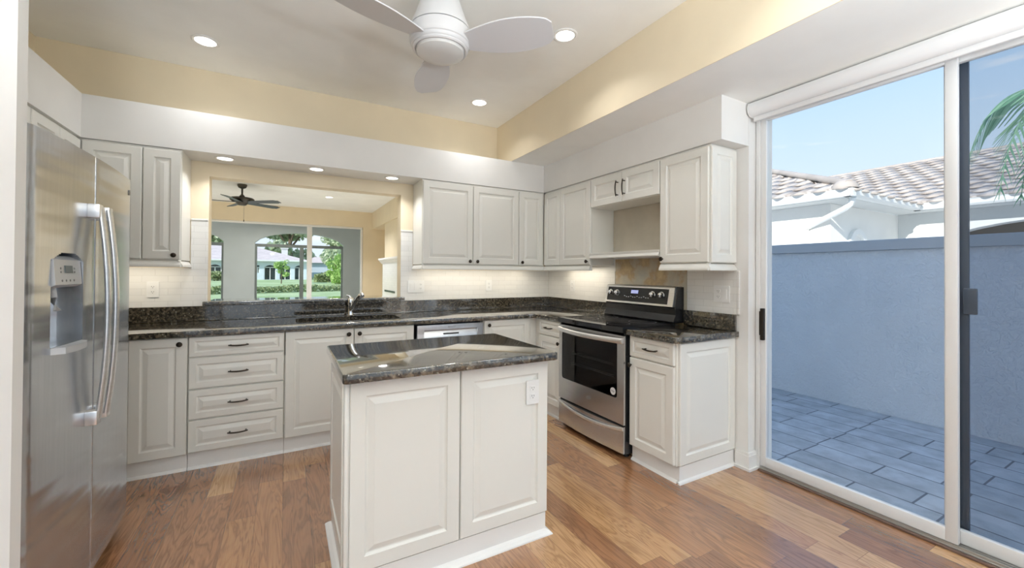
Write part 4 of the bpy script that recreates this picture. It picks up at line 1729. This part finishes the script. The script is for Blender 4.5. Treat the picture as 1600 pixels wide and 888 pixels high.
# palm
def leaves(name, pts, mat, parent=None, size=(.2, .3), n=1000, aspect=.6, off=Vector((0, 0, 0)), face=None):
    verts, faces = [], []
    for k in range(n):
        p = pts()
        s = random.uniform(*size)
        d1 = Vector((random.gauss(0, 1), random.gauss(0, 1), random.gauss(0, 1))).normalized()
        d2 = d1.cross(Vector((random.gauss(0, 1), random.gauss(0, 1), random.gauss(0, 1)))).normalized()
        i = len(verts)
        verts += [p - d1 * s, p - d2 * s * aspect, p + d1 * s, p + d2 * s * aspect]
        faces.append((i, i + 1, i + 2, i + 3))
    me = bpy.data.meshes.new(name)
    me.from_pydata([tuple(v - off) for v in verts], [], faces)
    me.materials.append(M[mat])
    ob = bpy.data.objects.new(name, me)
    COL.objects.link(ob)
    if parent:
        ob.parent = parent
    return ob


PP = Vector((7.0, .25, 0))
pt = thing('palm_tree', 'palm with drooping fronds reaching in at the right edge beyond the wall', 'palm tree', PP)
b = BM()
tube(b, [(0, 0, -.05), (.05, .02, 1.2), (.02, .05, 2.4), (0, .05, 2.75)], [.13, .11, .10, .07], 12)
obj('trunk', b, 'bark', pt)


def frond(az, L=1.7, rise=.75):
    d = Vector((math.cos(R(az)), math.sin(R(az)), 0))
    verts, faces = [], []
    n = 34
    sp_ = []
    for i in range(n + 1):
        s = i / n
        sp_.append(Vector((0, .05, 2.70)) + d * L * s * (1 - .25 * s * s) + Vector((0, 0, rise * math.sin(s * 2.0) - 1.25 * s ** 3)))
    side = d.cross(Vector((0, 0, 1)))
    for i in range(2, n):
        tdir = (sp_[i + 1] - sp_[i]).normalized()
        for sgn in (-1, 1):
            ll = .42 * math.sin(math.pi * (i / n) ** .7) + .10
            w_ = .024
            p0 = sp_[i]
            dr_ = (side * sgn * .75 + tdir * .6 + Vector((0, 0, -.15))).normalized()
            prev = None
            for k in range(4):
                f = k / 3
                c = p0 + dr_ * ll * f + Vector((0, 0, -.30 * ll * f * f * 1.6 + random.uniform(-.01, .01)))
                ww = w_ * (1 - .85 * f)
                verts += [c + tdir * ww, c - tdir * ww]
                j = len(verts)
                if k:
                    faces.append((j - 4, j - 3, j - 1, j - 2))
    me = bpy.data.meshes.new('frond')
    me.from_pydata([tuple(v) for v in verts], [], faces)
    me.materials.append(M['leaf_palm'])
    ob = bpy.data.objects.new('frond', me)
    COL.objects.link(ob)
    ob.parent = pt
    b = BM()
    tube(b, sp_, [.014 * (1 - .8 * i / n) for i in range(n + 1)], 6)
    obj('frond_stem', b, 'leaf_palm', ob)


for a in (20, 62, 100, 128, 155, 200, 245, 290, 330):
    frond(a, random.uniform(1.45, 1.75), random.uniform(.6, .9))

# ================================================================== FAR YARD BEYOND THE LANAI
ZG = -.15
def lawn_z(y):
    return ZG + max(0, y - 15) * .010
struct('floor_lawn', prism(BM(), [(YLN + .21, ZG - .3), (150, ZG - .3), (150, lawn_z(150)), (15, ZG), (YLN + .21, ZG)], -90, 60, 'yz'), 'grass', 'sunlit lawn beyond the lanai', 'lawn')


def hedge_pts(x0, x1, y0, dy, h, sl=0):
    def f():
        x = random.uniform(x0, x1)
        y = y0 + sl * (x - x0) + random.uniform(0, dy)
        return Vector((x, y, lawn_z(y) + h * random.random() ** .7 * (.85 + .15 * math.sin(x * 1.7))))
    return f


tag(leaves('hedge', hedge_pts(-11, 9, 26.0, 1.3, .46, .25), 'leaf_hedge', n=6500, size=(.05, .11)), 'low clipped hedge running across the lawn beyond the lanai', 'hedge')
tag(leaves('hedge', hedge_pts(2.7, 6.4, 47, 1.6, 1.15), 'leaf_hedge', n=2200, size=(.09, .2)), 'dark green hedge right of the far house', 'hedge')
tag(leaves('hedge', hedge_pts(-8.6, -5.0, 53, 1.2, 1.0), 'leaf_hedge', n=1500, size=(.08, .18)), 'green shrubs in front of the far house at the left', 'hedge')


def tree(label, x, y, h, cr, trunk, mat, n, size, lo=.35, cat='tree'):
    t = thing('tree', label, cat, (x, y, lawn_z(y)), 0)
    b = BM()
    tube(b, [(0, 0, 0), (.05 * h * .3, 0, h * .3), (0, .02 * h, h * .6)], [trunk, trunk * .8, trunk * .4], 10)
    for k in range(5):
        a = 2 * math.pi * k / 5
        tube(b, [(0, 0, h * .35), (cr * .3 * math.cos(a), cr * .3 * math.sin(a), h * .52), (cr * .6 * math.cos(a), cr * .6 * math.sin(a), h * .7)], [trunk * .5, trunk * .3, trunk * .1], 7)
    obj('trunk', b, 'bark', t)
    cl = [(Vector((random.uniform(-.6, .6) * cr, random.uniform(-.6, .6) * cr, h * (lo + (1 - lo) * random.uniform(.1, .82)))), random.uniform(.30, .5) * cr) for _ in range(12)]
    def f():
        c, r = random.choice(cl)
        while True:
            v = Vector((random.uniform(-1, 1), random.uniform(-1, 1), random.uniform(-1, 1)))
            if .35 < v.length < 1:
                break
        return c + Vector((v.x * r, v.y * r, v.z * r * .75))
    leaves('crown', f, mat, t, size, n)
    return t


tree('tall spreading oak behind the far house chimney', .6, 84, 13.5, 5.4, .45, 'leaf_oak', 7000, (.30, .60), .12)
tree('tall oak behind the far house, seen through the right of the arch', 13.0, 86, 14, 5.2, .45, 'leaf_oak', 6500, (.30, .60), .12)
tree('tall oak at the far left behind the far house', -10.4, 82, 12.5, 5.4, .45, 'leaf_oak', 5000, (.30, .60), .12)
tree('oak with hanging limbs at the right edge of the lawn', 7.0, 62, 9.0, 3.6, .3, 'leaf_oak', 6000, (.18, .40), .10)
tree('bright green bushy tree at the right of the lawn', 4.7, 42, 3.0, 1.7, .12, 'leaf_bright', 3200, (.08, .18), .02)
tree('slim young tree on the lawn before the far house', -.32, 44, 2.5, .72, .05, 'leaf_bright', 700, (.06, .15), .22)

# far house
fh = thing('lawn_house', 'pale house with hipped tile roof across the lawn, blue shade put into its wall colour', 'house', (-8, 57, ZG))
FO = Vector((-8, 57, ZG))


def fhp(name, b, mat, parent=fh, smooth=0):
    bmesh.ops.translate(b, verts=list(b.verts), vec=-FO)
    return obj(name, b, mat, parent, smooth=smooth)


M['far_wall'] = plain('shade_blue_stucco', (.66, .74, .82), .85)  # blue of sky shade is put into this wall colour
M['far_roof'] = plain('pale_far_roof_tile', (.64, .555, .52), .85, var=.12, vscale=2, bumps=(6, .5, .05))
fo_x0, fo_x1 = -20.0, 2.40
ZH = .27
wins = [(-12.9, -10.7), (-7.6, -6.4), (-3.05, -2.70), (-2.20, -1.00), (-.60, .56), (1.0, 2.0)]
hs = []
for x0, x1 in wins:
    if x1 - x0 < .6:
        hs.append(rect(x0, x1, 1.1, 2.0))
    else:
        hs.append([(x0, ZH + .03), (x1, ZH + .03)] + [(x1 - (x1 - x0) * i / 8, 1.78 + .26 * math.sin(math.pi * i / 8)) for i in range(9)])
b = BM()
prism(b, rect(fo_x0, fo_x1, ZH - .2, 2.60), 57, 57.3, 'xz', hs)
box(b, fo_x0, fo_x0 + .3, 57.3, 71, ZH - .2, 2.60)
box(b, fo_x1 - .3, fo_x1, 57.3, 71, ZH - .2, 2.60)
fhp('wall', b, 'far_wall')
for x0, x1 in wins:
    b = BM()
    z0, z1 = (1.1, 2.0) if x1 - x0 < .6 else (ZH + .03, 2.05)
    box(b, x0, x1, 57.18, 57.22, z0, z1)
    wg = fhp('window', b, 'house_glass')
    b = BM()
    xm = (x0 + x1) / 2
    box(b, xm - .04, xm + .04, 57.10, 57.17, z0, z1 - .25)
    box(b, x0 - .02, x0 + .06, 57.10, 57.17, z0, z1 - .25)
    box(b, x1 - .06, x1 + .02, 57.10, 57.17, z0, z1 - .25)
    box(b, x0, x1, 57.10, 57.17, 1.72, 1.80)
    fhp('window_frame', b, 'frame', wg)
b = BM()
e0, e1 = fo_x0 - .5, fo_x1 + .5
v = [b.verts.new(p) for p in ((e0, 56.4, 2.55), (e1, 56.4, 2.55), (e1, 72, 2.55), (e0, 72, 2.55), (e0 + 7.8, 64.2, 4.90), (e1 - 7.8, 64.2, 4.90))]
for f in ((0, 1, 5, 4), (1, 2, 5), (2, 3, 4, 5), (3, 0, 4), (3, 2, 1, 0)):
    b.faces.new([v[i] for i in f])
fhp('roof', b, 'far_roof')
b = BM()
box(b, e0, e1, 56.36, 56.46, 2.48, 2.64)
fhp('fascia', b, 'gutter')
b = BM()
box(b, -.50, .28, 65.6, 66.4, 3.2, 4.45)
box(b, -.60, .38, 65.5, 66.5, 4.45, 4.58)
fhp('chimney', b, 'white_stucco')
fh2 = thing('house_beyond', 'distant tiled roof house behind the bright tree', 'house', (3.6, 73, ZG + .55))
b = BM()
box(b, -1.0, 3.0, 0, 3.5, 0, 2.3)
obj('wall', b, 'far_wall', fh2, smooth=0)
b = BM()
v = [b.verts.new(p) for p in ((-1.5, -.5, 2.3), (3.5, -.5, 2.3), (3.5, 4.0, 2.3), (-1.5, 4.0, 2.3), (.6, 1.75, 3.3), (1.4, 1.75, 3.3))]
for f in ((0, 1, 5, 4), (1, 2, 5), (2, 3, 4, 5), (3, 0, 4), (3, 2, 1, 0)):
    b.faces.new([v[i] for i in f])
obj('roof', b, 'far_roof', fh2, smooth=0)
